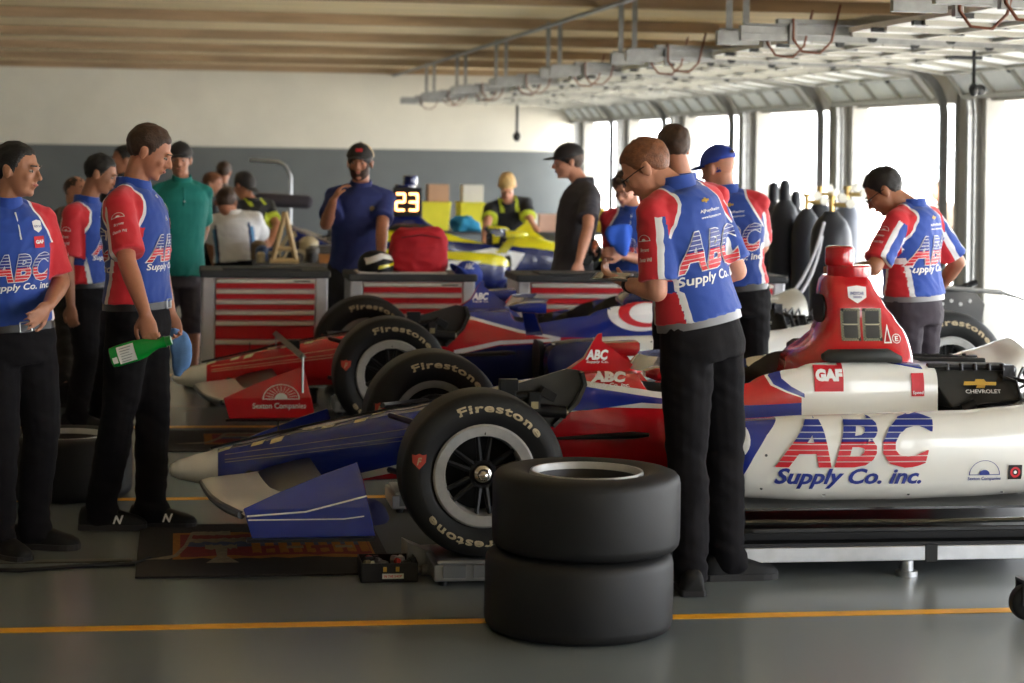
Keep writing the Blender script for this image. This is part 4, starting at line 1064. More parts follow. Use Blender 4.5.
    if cap:
        cc = cap['col']; cr = shell(H, (.091, .112, .105), (0, -.012, .028), lambda p: (p.z-(.034-.12*p.y*(1 if p.y < 0 else -.1)))/.010+.5, noise_amp=.0, inner=.80, m=30)
        co = cr.build('cap', cc, T, angle=60)
        if cap.get('tan'):
            co.data.materials.append(mat('cap_mesh_tan', (206, 182, 146), .8)); Ri = H.rot.transposed()
            for pf in co.data.polygons:
                if (Ri @ (pf.center-H.c)).y < .012: pf.material_index = 1
        br = MB(); r0 = []; r1 = []
        bd = cap.get('back', False); sg = -1 if bd else 1
        for z_, rr_ in ((0, r0), (.004, r1)):
            pass
        N = 16; top_, bot_ = [], []
        vs = []; fs = []
        for i in range(N+1):
            a = PI*(.16+.68*i/N); xi, yi = .084*math.cos(a), .100*math.sin(a)-.014
            xo, yo = .078*math.cos(a)*1.0, .100*math.sin(a)-.014+.085*math.sin(PI*i/N)**.6
            dz = -.018*(abs(math.cos(a))**2)
            for (x, y, z) in ((xi, yi, .048+dz), (xo, yo, .036+dz), (xo, yo, .031+dz), (xi, yi, .043+dz)): vs.append(H(Vector((x, sg*y, z))))
        for i in range(N):
            for j in range(4): fs.append((i*4+j, i*4+(j+1) % 4, (i+1)*4+(j+1) % 4, (i+1)*4+j))
        fs += [(0, 1, 2, 3), (N*4+3, N*4+2, N*4+1, N*4)]
        br.add(vs, fs); br.build('cap_brim', cap.get('brim', cc), co)
        bt = MB().ell(H(Vector((0, -.012, .133))), (.008, .008, .005), 10, 6); bt.build('cap_button', cap.get('brim', cc), co)
        if cap.get('panel'):
            bvc = cr.bvh(); fx = H.rot @ Vector((-1, 0, 0)); fz = H.rot @ Vector((0, 0, 1))
            wrap('cap_badge', co, bvc, poly_mesh([cap['panel']]), H(Vector((0, .4, .085))), fx, fz, cap['pm'], off=.003)
            if cap.get('panel2'): wrap('cap_badge', co, bvc, poly_mesh([cap['panel2']]), H(Vector((0, .4, .085))), fx, fz, cap['pm2'], off=.005)
        if cap.get('rear'):
            bvc = cr.bvh(); fx = H.rot @ Vector((1, 0, 0)); fz = H.rot @ Vector((0, 0, 1))
            wrap('cap_badge', co, bvc, poly_mesh([[(-.017, -.006), (.017, -.006), (.017, .008), (-.017, .008)]]), H(Vector((0, -.4, .105))), fx, fz, OUT, off=.003)
            wrap('cap_opening', co, bvc, poly_mesh([circ(0, -.01, .026, .018, 16, 0, 180)]), H(Vector((0, -.4, .072))), fx, fz, HAIR['brown'], off=.003)
    # --- shirt
    m = MB(); infl = .016; rings = []
    z0 = (.985 if hem < .02 else .955)-hem
    prof = [(z0, .172+hem*.12, .128+hem*.1, 0)]+[(z, rx, ry, yc) for z, rx, ry, yc in TORSO if z > z0+.03]
    for z, rx, ry, yc in prof:
        e = infl if z < 1.44 else .012
        blouse = .010*math.exp(-((z-1.05)/.05)**2) if hem < .02 else 0
        rings.append([TP((rx+e+blouse)*math.cos(2*PI*j/28), yc+(ry+e+blouse)*belly*math.sin(2*PI*j/28), min(z, 1.478)) for j in range(28)])
    m.loft(rings)
    SL = {}
    for sd, sg in (('R', 1), ('L', -1)):
        S, E_, W_ = J[sd]; d = (E_-S).normalized(); ln = (E_-S).length; t = top_len.get(top, .80)
        S2 = S-rt*sg*.015*k
        r0_ = .063*k; ringsS = []
        a_ = d.cross(fw)
        if a_.length < .1: a_ = d.cross(up)
        a_.normalize(); b_ = a_.cross(d)
        for q, rr in ((-.06, .030), (-.03, .056), (.04, .066), (.30, .068), (.60, .070), (.85, .074), (1.0, .077)):
            c = S2+d*(ln*t*q) if q > 0 else S2+d*(q)
            ringsS.append([c+a_*math.cos(2*PI*j/18)*rr*k+b_*math.sin(2*PI*j/18)*rr*k for j in range(18)])
        m.loft(ringsS); SL[sd] = (S2, d, ln*t)
        m.caps(S, TP(.06*sg, -.01, 1.450), .060*k, .050*k)
    def fold(p):
        q = TQ(p); n1 = noise.noise(Vector((q.x*7+seed*3, q.y*7, q.z*5))); n2 = noise.noise(Vector((q.x*16+q.z*14+seed, q.y*12, q.z*9-q.x*8)))
        return n1*.007+(abs(n2))*-.008+.002
    me = remesh(m, max(vox, .008), 3, .5, disp=fold, name='shirt')
    def armpos(p):
        best = None
        for sd, sg in (('R', 1), ('L', -1)):
            S2, d, ln = SL[sd]; v = Vector(p)-S2; t = v.dot(d); r = (v-d*t).length
            if t > .02 and r < .096*k and t < ln+.05:
                out_ = (v-d*t).dot(rt*sg); 
                if best is None or r < best[0]: best = (r, t/ln, out_, sd, (v-d*t).dot(fw))
        return best
    def crew_sd(p):
        """signed distances (red, white) painted as print boundaries on the shirt"""
        q = TQ(p); ap = armpos(p); ax = abs(q.x); red = white = -.05
        if ap and (ax > .175 or ap[1] > .45) and ap[0] < .095*k:
            fwd = ap[4]+.046*k
            red = fwd; white = min(-fwd+.002, fwd+.016)
            if ap[1] > 1.02: red = -.02
            return red, white
        if q.z > 1.28:
            xb = .098+.62*max(0, 1.445-q.z)**1.1; d = ax-xb
            red = d-.007; white = min(d+.004, .009-d)
            return red, white
        w_ = .055+.075*max(0, min(1, (1.20-q.z)/.25)); dd = w_*.62-abs(q.y)
        red = min(dd, 1.17-q.z, ax-.10); white = min(dd+.020, 1.20-q.z, ax-.09)
        if red > 0: white = -.01
        return red, white
    def paint(me_):
        ra = me_.attributes.new('print_red', 'FLOAT', 'POINT'); wa = me_.attributes.new('print_white', 'FLOAT', 'POINT')
        rr, ww = [], []
        for v in me_.vertices:
            r_, w_ = crew_sd(v.co); rr.append(r_); ww.append(w_)
        ra.data.foreach_set('value', rr); wa.data.foreach_set('value', ww)
    TOPS = {'crew': ([SHIRT], None), 'teal': ([mat('polo_teal', (18, 128, 120), .8, var=.06, bump=.1, bscale=200)], None), 'navy': ([mat('shirt_navy', (36, 48, 108), .8, var=.06, bump=.1, bscale=200)], None),
        'charcoal': ([mat('shirt_charcoal', (62, 60, 66), .8, var=.06, bump=.1, bscale=200)], None), 'grey': ([mat('shirt_taupe', (96, 84, 74), .8, var=.06)], None), 'dark': ([mat('shirt_dark', (28, 28, 32), .8, var=.06)], None),
        'lime': ([mat('shirt_dark', (28, 28, 32), .8), mat('lime_cloth', (190, 205, 50), .7)], lambda p: (lambda q, ap: 1 if (ap and .86 < ap[1]) or (q.z > 1.42 and .05 < abs(q.x) < .085) or (1.25 < q.z < 1.34 and .125 < abs(q.x) < .15) else 0)(TQ(p), armpos(p))),
        'white': ([SH_W, mat('trim_navy', (30, 50, 90), .7), mat('trim_sky', (90, 150, 200), .7)], lambda p: (lambda q, ap: (1 if .118 < abs(q.x) < .138 and q.z < 1.38 and not ap else (2 if .138 <= abs(q.x) < .158 and q.z < 1.34 and not ap else 0)))(TQ(p), armpos(p)))}
    ms, fn = TOPS[top]
    if top == 'crew': paint(me)
    so = link(me, 'shirt', ms, T, fn); bs = bvh_of(me)
    # collar
    cm = MB(); rg = []
    for z, r_, dz in ((1.455, .078, 0), (1.485, .074, 0), (1.520, .068, 0), (1.522, .064, 0), (1.48, .062, 0)):
        rg.append([TP(r_*math.cos(2*PI*j/24), -.008+r_*1.0*math.sin(2*PI*j/24)+(.014 if math.sin(2*PI*j/24) > .3 else 0), z-.022*max(0, math.sin(2*PI*j/24))) for j in range(24)])
    cm.loft(rg, cap=False); cm.build('collar', SH_B if top == 'crew' else ms[0], so)
    if top == 'crew' and marks:
        Bk = dict(parent=so, bvh=bs)
        U, V = rt, up; nB = -fw
        O = TP(.0, 0, 1.235)-fw*.6
        abc_mark(so, bs, O, U, V, .325*k, .145*k, off=.0025, maxd=.62)
        word(so, bs, 'Supply Co. inc.', TP(.0, 0, 1.130)-fw*.6, U, V, .325*k, .046*k, OUT, shear=.2, off=.003, maxd=.62, name='logo_lettering')
        word(so, bs, 'chevrolet.com', TP(.01, 0, 1.375)-fw*.6, U, V, .12*k, .012*k, OUT, shear=.1, off=.003, maxd=.62, name='sponsor_lettering') if False else None
        bt = [(-.05, .007), (-.018, .007), (-.012, .016), (.014, .016), (.018, .007), (.05, .007), (.046, -.007), (.014, -.007), (.009, -.016), (-.018, -.016), (-.013, -.007), (-.054, -.007)]
        wrap('bow_tie_emblem', so, bs, poly_mesh([[(a*.48, b*.62) for a, b in bt]]), TP(0, 0, 1.415)-fw*.6, U, V, GOLD, off=.003, maxd=.62)
        word(so, bs, 'AJFoytRacing', TP(.015, 0, 1.375)-fw*.6, U, V, .125*k, .015*k, OUT, off=.003, maxd=.62, name='sponsor_lettering')
        word(so, bs, 'www.foytracing.com', TP(.015, 0, 1.352)-fw*.6, U, V, .125*k, .012*k, OUT, off=.003, maxd=.62, name='sponsor_lettering')
        U2 = -rt
        abc_mark(so, bs, TP(0, 0, 1.215)+fw*.6, U2, V, .27*k, .115*k, off=.0025, maxd=.62)
        word(so, bs, 'Supply Co. inc.', TP(0, 0, 1.135)+fw*.6, U2, V, .27*k, .036*k, OUT, shear=.2, off=.003, maxd=.62, name='logo_lettering')
        wrap('sponsor_box', so, bs, poly_mesh([[(-.026, -.024), (.026, -.024), (.026, .024), (-.026, .024)]]), TP(-.085, 0, 1.315)+fw*.6, U2, V, SH_R, off=.003, maxd=.62)
        word(so, bs, 'GAF', TP(-.085, 0, 1.315)+fw*.6, U2, V, .040, .016, OUT, bold=.06, off=.0045, maxd=.62, name='sponsor_lettering')
        wrap('shield_badge', so, bs, poly_mesh([[(-.022, .022), (0, .028), (.022, .022), (.022, -.012), (0, -.026), (-.022, -.012)]]), TP(-.085, 0, 1.378)+fw*.6, U2, V, OUT, off=.003, maxd=.62)
        word(so, bs, 'INDYCAR', TP(-.085, 0, 1.378)+fw*.6, U2, V, .036, .009, BINK, off=.0045, maxd=.62, name='badge_lettering')
        zp = MB(); q0 = bs.ray_cast(TP(0, 0, 1.44)+fw*.5, -fw); q1 = bs.ray_cast(TP(0, 0, 1.33)+fw*.5, -fw)
        if q0[0] and q1[0]: zp.tube([q0[0]+fw*.003, (q0[0]+q1[0])/2+fw*.006, q1[0]+fw*.003], .004, 6); zp.build('zip', OUT, so)
        for sd, sg in (('R', 1), ('L', -1)):
            S2, d, ln = SL[sd]; Oo = S2+d*ln*.42; Us = fw*sg*1.0; Vs = -d
            Us = (Us-Vs*Us.dot(Vs)).normalized()
            if (Us.cross(Vs)).dot(rt*sg) < 0: Us = -Us
            Oo = Oo+Us.cross(Vs).normalized()*.4
            wrap('sun_emblem', so, bs, poly_mesh([circ(0, 0, .030, .026, 20, 0, 180), circ(0, .003, .026, .021, 20, 0, 180)]), Oo, Us, Vs, OUT, off=.003, maxd=.45)
            wrap('sun_emblem', so, bs, poly_mesh([circ(0, .002, .010, .009, 12, 0, 180)]), Oo, Us, Vs, OUT, off=.003, maxd=.45)
            word(so, bs, 'Bryant', Oo-Vs*.035, Us, Vs, .045, .018, OUT, shear=.2, off=.003, maxd=.45, name='sponsor_lettering')
            word(so, bs, 'Dennis Wil', Oo-Vs*.072, Us, Vs, .062, .016, OUT, shear=.2, off=.003, maxd=.45, name='sponsor_lettering')
    if top == 'navy':
        wrap('chest_badge', so, bs, poly_mesh([circ(0, 0, .018, .018, 12)]), TP(-.085, 0, 1.34)+fw*.6, -rt, up, mat('badge_tan', (150, 130, 90), .7), off=.003, maxd=.62)
    if top == 'teal':
        pk = MB(); q0 = bs.ray_cast(TP(0, 0, 1.44)+fw*.5, -fw); q1 = bs.ray_cast(TP(0, 0, 1.33)+fw*.5, -fw)
        if q0[0] and q1[0]: pk.tube([q0[0]+fw*.001, q1[0]+fw*.001], .013, 6); pk.build('placket', ms[0], so)
        b = MB()
        for t_ in (.75,): b.ell(q0[0]+(q1[0]-q0[0])*t_+fw*.016, (.006, .006, .006), 8, 6)
        b.build('button', OUT, so)
    # --- trousers or shorts, belt
    TM = {'trousers': TROU, 'shorts': mat('shorts_grey', (74, 68, 76), .85, var=.1), 'jeans': mat('trousers_dark_navy', (26, 28, 38), .85, var=.15, bump=.2, bscale=300), 'grey': mat('trousers_purple_grey', (46, 38, 48), .85, var=.1, bump=.2, bscale=300)}
    m = MB(); rings = []
    for z, rx, ry in ((1.005, .160, .118), (.98, .168, .125), (.93, .184, .134), (.87, .190, .138), (.82, .175, .128)): rings.append([TP(rx*math.cos(2*PI*j/26), ry*belly**.5*math.sin(2*PI*j/26), z) for j in range(26)])
    m.loft(rings)
    for sd in ('R', 'L'):
        Hj, Kn, An, fy = legs[sd]
        m.caps(Hj, Hj+(Kn-Hj)*.35, .102*k, .098*k)
        if bottom == 'shorts': m.caps(Hj+(Kn-Hj)*.35, Kn, .092*k, .088*k)
        else:
            m.caps(Hj+(Kn-Hj)*.35, Kn, .098*k, .079*k); m.caps(Kn, Kn+(An-Kn)*.4, .077*k, .076*k); m.caps(Kn+(An-Kn)*.4, An-Vector((0, 0, .012)), .075*k, .066*k)
            m.caps(An+Vector((0, 0, .02)), An+hv(fy)*.03-Vector((0, 0, .015)), .067*k, .062*k)
    def fold2(p):
        n1 = noise.noise(Vector((p.x*9+seed, p.y*9, p.z*7))); low = max(0, min(1, (.35-p.z)/.3)); kn = math.exp(-((p.z-.5)/.12)**2); cr = math.exp(-((p.z-.84)/.09)**2)
        n2 = noise.noise(Vector((p.x*8+seed, p.y*8+p.x*6, p.z*26+p.x*10)))
        return n1*.008+n2*(.003+.009*low+.005*kn+.006*cr)
    me = remesh(m, max(vox, .009), 3, .5, disp=fold2, name=bottom if bottom == 'shorts' else 'trousers'); tr = link(me, 'shorts' if bottom == 'shorts' else 'trousers', [TM[bottom]], T)
    if belt:
        b = MB(); rg = []
        for z, e in ((.958, .008), (.957, .016), (.994, .014), (.995, .008)): rg.append([TP((.168+e)*math.cos(2*PI*j/36), (.127+e)*belly**.5*math.sin(2*PI*j/36), z) for j in range(36)])
        b.loft(rg+[rg[0]], cap=False); bo = b.build('belt', belt if belt is not True else BELT, tr)
        c = TP(0, (.127+.019)*belly**.5, .976); bk_ = MB()
        for a, e in (((-.026, -.020), (.026, -.020)), ((.026, -.020), (.026, .020)), ((.026, .020), (-.026, .020)), ((-.026, .020), (-.026, -.020))): bk_.tube([c+rt*a[0]+up*a[1], c+rt*e[0]+up*e[1]], .003, 6)
        bk_.build('belt_buckle', ALU, bo)
    # --- shoes
    for sd in ('R', 'L'):
        Hj, Kn, An, fy = legs[sd]; f = hv(fy); r_ = f.cross(Vector((0, 0, 1))); A = Vector((An.x, An.y, 0))
        prof = [(-.090, .034, .075), (-.080, .042, .100), (-.04, .044, .112), (.0, .045, .116), (.045, .047, .102), (.09, .052, .084), (.13, .054, .070), (.165, .049, .060), (.190, .037, .048), (.202, .018, .034)]
        m = MB(); rings = []
        for t, hw, ht in prof:
            rings.append([A+f*t*k+r_*hw*k*math.copysign(abs(math.cos(a))**.7, math.cos(a))*(1-.16*max(0, math.sin(a)))+Vector((0, 0, .022+(ht-.022)*math.sin(a)**.6 if math.sin(a) > 1e-6 else .022)) for a in [2*PI*j/16 for j in range(16)]])
        m.loft(rings); sh = m.build('shoe', SHOE, T, angle=60)
        m = MB(); out_ = []
        for t, hw, ht in prof: out_.append((t, hw+.004))
        pl_ = [(t*k, hw*k) for t, hw in out_]+[(t*k, -hw*k) for t, hw in reversed(out_)]
        m.add([A+f*a+r_*b+Vector((0, 0, z)) for z in (.001, .026) for a, b in pl_], [tuple(range(len(pl_)-1, -1, -1)), tuple(range(len(pl_), 2*len(pl_)))]+[(i, (i+1) % len(pl_), len(pl_)+(i+1) % len(pl_), len(pl_)+i) for i in range(len(pl_))])
        m.build('sole', mat('sole_black', (26, 25, 26), .7), sh, smooth=False)
        m = MB()
        for q in range(4): a = A+f*(.045+.022*q)+Vector((0, 0, .088-.010*q)); m.tube([a-r_*.022, a+Vector((0, 0, .004)), a+r_*.022], .0032, 5)
        m.build('laces', BLK, sh)
        if marks == 'N' or marks == 'shoe':
            for s_ in (-1, 1):
                bv_ = sh.data and BVHTree.FromPolygons([tuple(v.co) for v in sh.data.vertices], [tuple(p.vertices) for p in sh.data.polygons])
                word(sh, bv_, 'N', A+f*.085+r_*s_*.3+Vector((0, 0, .050)), f if (f.cross(Vector((0, 0, 1)))).dot(r_*s_) > 0 else -f, (0, 0, 1), .046, .036, OUT, shear=.3*(1), bold=.04, off=.003, name='shoe_letter', maxd=.34)
    return T, dict(J=J, H=H, root=root, TP=TP, rt=rt, fw=fw, up=up, so=so, bs=bs, legs=legs)
top_len = dict(crew=.88, teal=.80, navy=.72, charcoal=.72, lime=.70, white=.80, grey=.8, dark=.8)
DV = Vector((SA, CA, 0))
import sys
DBG = False
CREW = 'crew members in blue and red team shirts'
# centre man reading a tablet
p13, i13 = person('man with ginger hair in blue ABC shirt reading a tablet, standing behind the tyre stack', 8.35, (646, 169), (675, 187), (700, 326), 128, 160, 36, 'fair', 'ginger',
    arms={'L': ((657, 294, -1), (628, 284, 1), dict(dp=(610, 276, .05), curl=.5, n=Vector((.2, .1, 1)))), 'R': ((737, 272, 1), (690, 285, 1), dict(curl=.5, n=Vector((-.3, -.3, 1))))},
    feet=[(726, 579, 5), (690, 592, 85)], k=1.07, hk=.95, watch='L', vox=.0065, group=CREW, glasses=True, belt=mat('belt_grey', (120, 120, 124), .4), bottom='trousers', dbg=DBG, seed=3, marks=True, eyes=True)
p3, i3 = person('tall man in blue ABC shirt standing at left looking down, holding a green bottle', 9.4, (150, 152), (134, 186), (137, 310), -18, -12, 22, 'tan', 'brown',
    arms={'R': ((127, 262, -1), (145, 313, -1), dict(dp=(152, 345, 0), curl=.75, n=Vector((.2, .9, .1)))), 'L': ((158, 262, 1), (170, 312, -1), dict(dp=(176, 335, 0), curl=.8, n=Vector((-.3, -.9, 0))))},
    feet=[(100, 529, -5), (150, 527, -8)], vox=.0065, group=CREW, dbg=DBG, seed=5, marks='N', k=1.03)
p1, i1 = person('dark-haired young man in blue ABC shirt at the left edge, hand on his hip', 8.85, (17, 170), (5, 203), (12, 332), -62, -22, 4, 'olive', 'black',
    arms={'L': ((61, 283, 1), (48, 306, -1), dict(dp=(34, 320, -.12), curl=.25, n=Vector((-.6, .3, 0)), thumb=.2))},
    feet=[(-2, 556, -50), (33, 548, -15)], vox=.0065, group=CREW, dbg=DBG, seed=8)
p2, i2 = person('dark-haired man in blue ABC shirt standing just behind the tall man at left', 12.7, (101, 174), (87, 201), (90, 288), -25, -12, 18, 'olive', 'black',
    arms={'R': ((67, 265, -1), (71, 306, -1), dict(curl=.5))}, feet=[(76, 430, -10), (100, 428, -10)], vox=.008, group=CREW, dbg=DBG, seed=11)
p16, i16 = person('dark-haired man in blue ABC shirt bending over the red roll hoop at right', 10.7, (884, 191), (911, 206), (914, 301), 130, 158, 38, 'olive', 'black',
    arms={'L': ((874, 268, -1), (838, 272, 1), dict(curl=.6)), 'R': ((958, 262, 1), (938, 290, 1), dict(curl=.5))}, vox=.007, group=CREW, glasses=True, belt=mat('belt_grey', (120, 120, 124), .4), bottom='grey', dbg=DBG, seed=14)
p15, i15 = person('man in blue cap and blue ABC shirt, back turned, between the two race cars', 11.4, (718, 169), (726, 192), (735, 292), 80, 130, 14, 'fair', None,
    arms={'R': ((762, 246, 1), (745, 268, 1), dict(curl=.5))}, vox=.008, group=CREW, cap=dict(col=mat('cap_blue', (34, 62, 160), .7), rear=True), dbg=DBG, seed=17)
p14, i14 = person('man with cropped dark hair in blue ABC shirt, standing beyond the tablet reader', 10.6, (673, 148), (683, 182), (690, 292), 80, 105, 12, 'tan', 'brown', arms={'L': ((672, 258, 1), (690, 268, 1)), 'R': ((716, 250, 1), (705, 266, 1))}, vox=.008, group=CREW, dbg=DBG, seed=19)
p12, i12 = person('smiling man with glasses in blue zipped shirt, looking down at a headset', 15.0, (625, 188), (634, 209), (632, 284), -112, -125, 28, 'fair', 'brown',
    arms={'R': ((612, 262, -1), (598, 250, -1), dict(curl=.6)), 'L': ((652, 262, -1), (622, 255, -1), dict(curl=.6))}, vox=.008, group=CREW, glasses=True, dbg=DBG, seed=23, k=1.08)
p11, i11 = person('man in charcoal shirt and dark cap standing in profile, facing left', 15.1, (568, 162), (583, 183), (572, 270), 185, 182, 6, 'fair', 'brown',
    arms={'L': ((588, 228, -1), (579, 262, -1), dict(curl=.4))}, top='charcoal', hem=.10, vox=.009, cap=dict(col=mat('cap_black', (38, 34, 34), .7)), dbg=DBG, seed=27, belt=False, k=1.06)
p9, i9 = person('bearded man in navy shirt and trucker cap standing between two tool cabinets', 14.85, (360, 163), (361, 186), (357, 266), -98, -104, 2, 'tan', 'brown',
    arms={'R': ((326, 224, -1), (333, 201, -1), dict(dp=(338, 192, 0), curl=.5)), 'L': ((382, 228, -1), (381, 260, -1), dict(curl=.3))}, top='navy', hem=.14, vox=.009, beard='brown', belly=1.12, k=1.10,
    cap=dict(tan=True, col=mat('cap_black', (38, 34, 34), .7), panel=[(-.05, -.02), (.05, -.02), (.04, .03), (-.04, .03)], pm=mat('cap_panel_dark', (28, 26, 26), .7), panel2=[(-.015, -.012), (.03, -.012), (.03, .01), (-.015, .01)], pm2=SH_R), dbg=DBG, seed=31, belt=False, bottom='jeans')
p4, i4 = person('man in teal polo shirt, grey shorts and dark cap behind the tall man', 14.9, (180, 160), (182, 181), (179, 266), -82, -95, 4, 'tan', 'brown',
    arms={'L': ((204, 229, 1), (193, 262, -1), dict(curl=.5))}, top='teal', hem=.06, vox=.009, bottom='shorts', belly=1.1, cap=dict(col=mat('cap_black', (38, 34, 34), .7)), dbg=DBG, seed=33, belt=False)
p10, i10 = person('blond man in black and lime shirt leaning over the yellow race car', 21.3, (507, 186), (508, 201), (510, 240), -92, -100, 42, 'fair', 'blond',
    arms={'R': ((487, 224, -1), (484, 244, -1), dict(curl=.5)), 'L': ((531, 224, -1), (543, 240, -1), dict(curl=.5))}, top='lime', vox=.011, k=1.12, dbg=DBG, seed=37, hipD=.3, belt=False)
p5, i5 = person('person in white shirt with brown hair, back turned, crouching at the cluttered bench', 18.0, (226, 203), (233, 214), (238, 264), 80, 90, 25, 'tan', 'brown',
    arms={'L': ((211, 240, 1), (214, 262, 1), dict(curl=.5)), 'R': ((264, 238, 1), (266, 262, 1), dict(curl=.5))}, top='white', vox=.011, dbg=DBG, seed=41, k=1.12, belt=False)
p6, i6 = person('person in black cap and black and lime shirt working beside the white shirt', 18.9, (244, 186), (252, 200), (258, 252), -60, -40, 30, 'tan', 'black',
    arms={'L': ((277, 226, -1), (270, 244, -1), dict(curl=.5))}, top='lime', vox=.011, cap=dict(col=mat('cap_black', (38, 34, 34), .7)), dbg=DBG, seed=43, belt=False)
p7, i7 = person('person with ginger hair in a dark shirt behind the teal polo man', 21.4, (213, 184), (208, 199), (206, 258), 20, -20, 12, 'fair', 'ginger', top='dark', vox=.012, dbg=DBG, seed=47, belt=False)
p8, i8 = person('dark-haired person farthest back, head showing above the ginger-haired person', 23.2, (224, 172), (222, 187), (222, 236), 90, 80, 5, 'tan', 'brown', top='grey', vox=.012, dbg=DBG, seed=49, belt=False)
def longhair(p):
    return .5+(p.z+.13)/.02 if p.y < -.005 else (p.z-.05)/.014+.5
p18, i18 = person('long-haired person in a taupe top, mostly hidden behind the men at left', 15.6, (76, 192), (77, 208), (70, 268), -40, -30, 15, 'tan', 'brown', top='grey', vox=.011, dbg=DBG, seed=51, belt=False, k=.92,
    feet=[(66, 407, -20), (50, 402, -20)], hairfn=longhair)
p19, i19 = person('dark-haired person seen between the two men at left, mostly hidden', 16.4, (124, 160), (120, 178), (118, 252), 200, 190, 0, 'tan', 'black', top='dark', vox=.012, dbg=DBG, seed=53, belt=False)
# ------------------------------------------------------------ things on and around
CABR = mat('cabinet_red', (196, 14, 28), .4, var=.05); CABG = mat('cabinet_grey', (200, 200, 204), .45, metal=.2, var=.05); CABT = mat('cabinet_top', (52, 54, 56), .6, var=.1); PULL = mat('drawer_pull', (214, 212, 200), .4, metal=.4, var=.05)
def cabinet(label, x0, x1, Y, zt, heights, group=None, ytop=True):
    w_ = x1-x0; t = thing('tool_cabinet', label, 'tool cabinet', ((x0+x1)/2, Y+.25, 0), 0, group)
    h = w_/2
    b = MB(); b.bb(-h+.085, h-.085, -.235, .235, .12, zt-.05); b.build('body', CABG, t, smooth=False)
    for s in (-1, 1): b = MB(); b.bb(s*h, s*(h-.085), -.25, .25, .12, zt-.05); b.build('side_post', CABG, t, smooth=False, bevel=.012)
    b = MB(); b.bb(-h-.015, h+.015, -.27, .27, zt-.055, zt-.005); b.build('worktop', CABT, t, smooth=False, bevel=.012)
    z = zt-.06; wi = h-.09
    for i, dh in enumerate(heights):
        d = MB(); d.bb(-wi, wi, -.252, -.236, z-dh+.004, z); do = d.build('drawer', CABR, t, smooth=False, bevel=.003)
        p = MB(); p.prism([(-.252, z-.002), (-.272, z-.006), (-.272, z-.026), (-.266, z-.030), (-.262, z-.014), (-.252, z-.012)], -wi, wi, 'YZ'); p.bb(-wi, wi, -.256, -.252, z-.032, z-.002)
        p.build('drawer_handle', PULL, do, smooth=False)
        if i == 0: p = MB(); p.bb(wi-.14, wi-.03, -.2735, -.272, z-.020, z-.012); p.build('maker_plate', BLK, do, smooth=False)
        z -= dh
    for sx in (-1, 1):
        for sy in (-1, 1):
            c = MB().lathe([(0, -.02), (.05, -.02), (.055, 0), (.05, .02), (0, .02)], (sx*(h-.08), sy*.18, .056), 'X', 18, False); c.box((sx*(h-.08), sy*.18, .11), (.06, .06, .03)); c.build('caster', BLK, t)
    return t
H6 = [.072, .072, .072, .072, .13, .13, .13]
CY_ = 13.98; ZT = .875
def cx(px): return atY(px, 300, CY_).x
cabinet('red and grey drawer cabinet behind the red car nose, leftmost of the row', cx(202), cx(328), CY_, ZT+.03, [.070, .070, .070, .070, .125, .15, .15], 'tool cabinets')
cabinet('red and grey drawer cabinet under the red cloth bag', cx(350), cx(475), CY_, ZT+.01, H6, 'tool cabinets')
cabinet('red and grey drawer cabinet behind the tablet reader', cx(518), cx(650), CY_, ZT+.01, H6, 'tool cabinets')
cabinet('red and grey drawer cabinet beside the gas cylinders, rightmost of the row', cx(722), cx(785), CY_, ZT+.01, H6, 'tool cabinets')
def blob(seed, c, r, amp=.12, freq=3, vox=.02, flat=None):
    m = MB().ell(c, r, 32, 20); me = m.mesh('blob', BLK, True, 180)
    for v in me.vertices:
        n = noise.noise(Vector((v.co.x*freq+seed, v.co.y*freq, v.co.z*freq)))+.5*noise.noise(Vector((v.co.x*freq*3+seed, v.co.y*freq*3, v.co.z*freq*3)))
        d = (v.co-Vector(c)).normalized(); v.co += d*n*amp
        if flat is not None and v.co.z < flat: v.co.z = flat
    return me
# red cloth bag
t = thing('duffel_bag', 'bulging red cloth bag on the drawer cabinet beside the digital 23', 'bag', (cx(421), CY_+.20, ZT+.006))
m = MB(); rings = []
for z, w_, d in ((0, .175, .13), (.03, .205, .15), (.12, .21, .155), (.22, .19, .14), (.285, .16, .12), (.305, .12, .09)):
    rings.append([(w_*math.copysign(abs(math.cos(a))**.55, math.cos(a)), d*math.copysign(abs(math.sin(a))**.6, math.sin(a)), z) for a in [2*PI*j/40 for j in range(40)]])
m.loft(rings); rg = remesh(m, .010, 2, .5, disp=lambda p: (-abs(noise.noise(Vector((p.x*9, p.y*9, p.z*12))))*.020+noise.noise(Vector((p.x*4+5, p.y*4, p.z*4)))*.02) if p.z > .01 else 0, name='bag_body')
for v in rg.vertices: v.co.z = max(0, v.co.z)
link(rg, 'bag_body', [mat('bag_red', (186, 24, 40), .8, var=.1, scale=9)], t)
m = MB(); m.tube([(-.13, -.155, .24), (0, -.165, .262), (.13, -.155, .24)], .006, 6); m.build('zipper', mat('zip_dark_red', (120, 14, 26), .6), t)
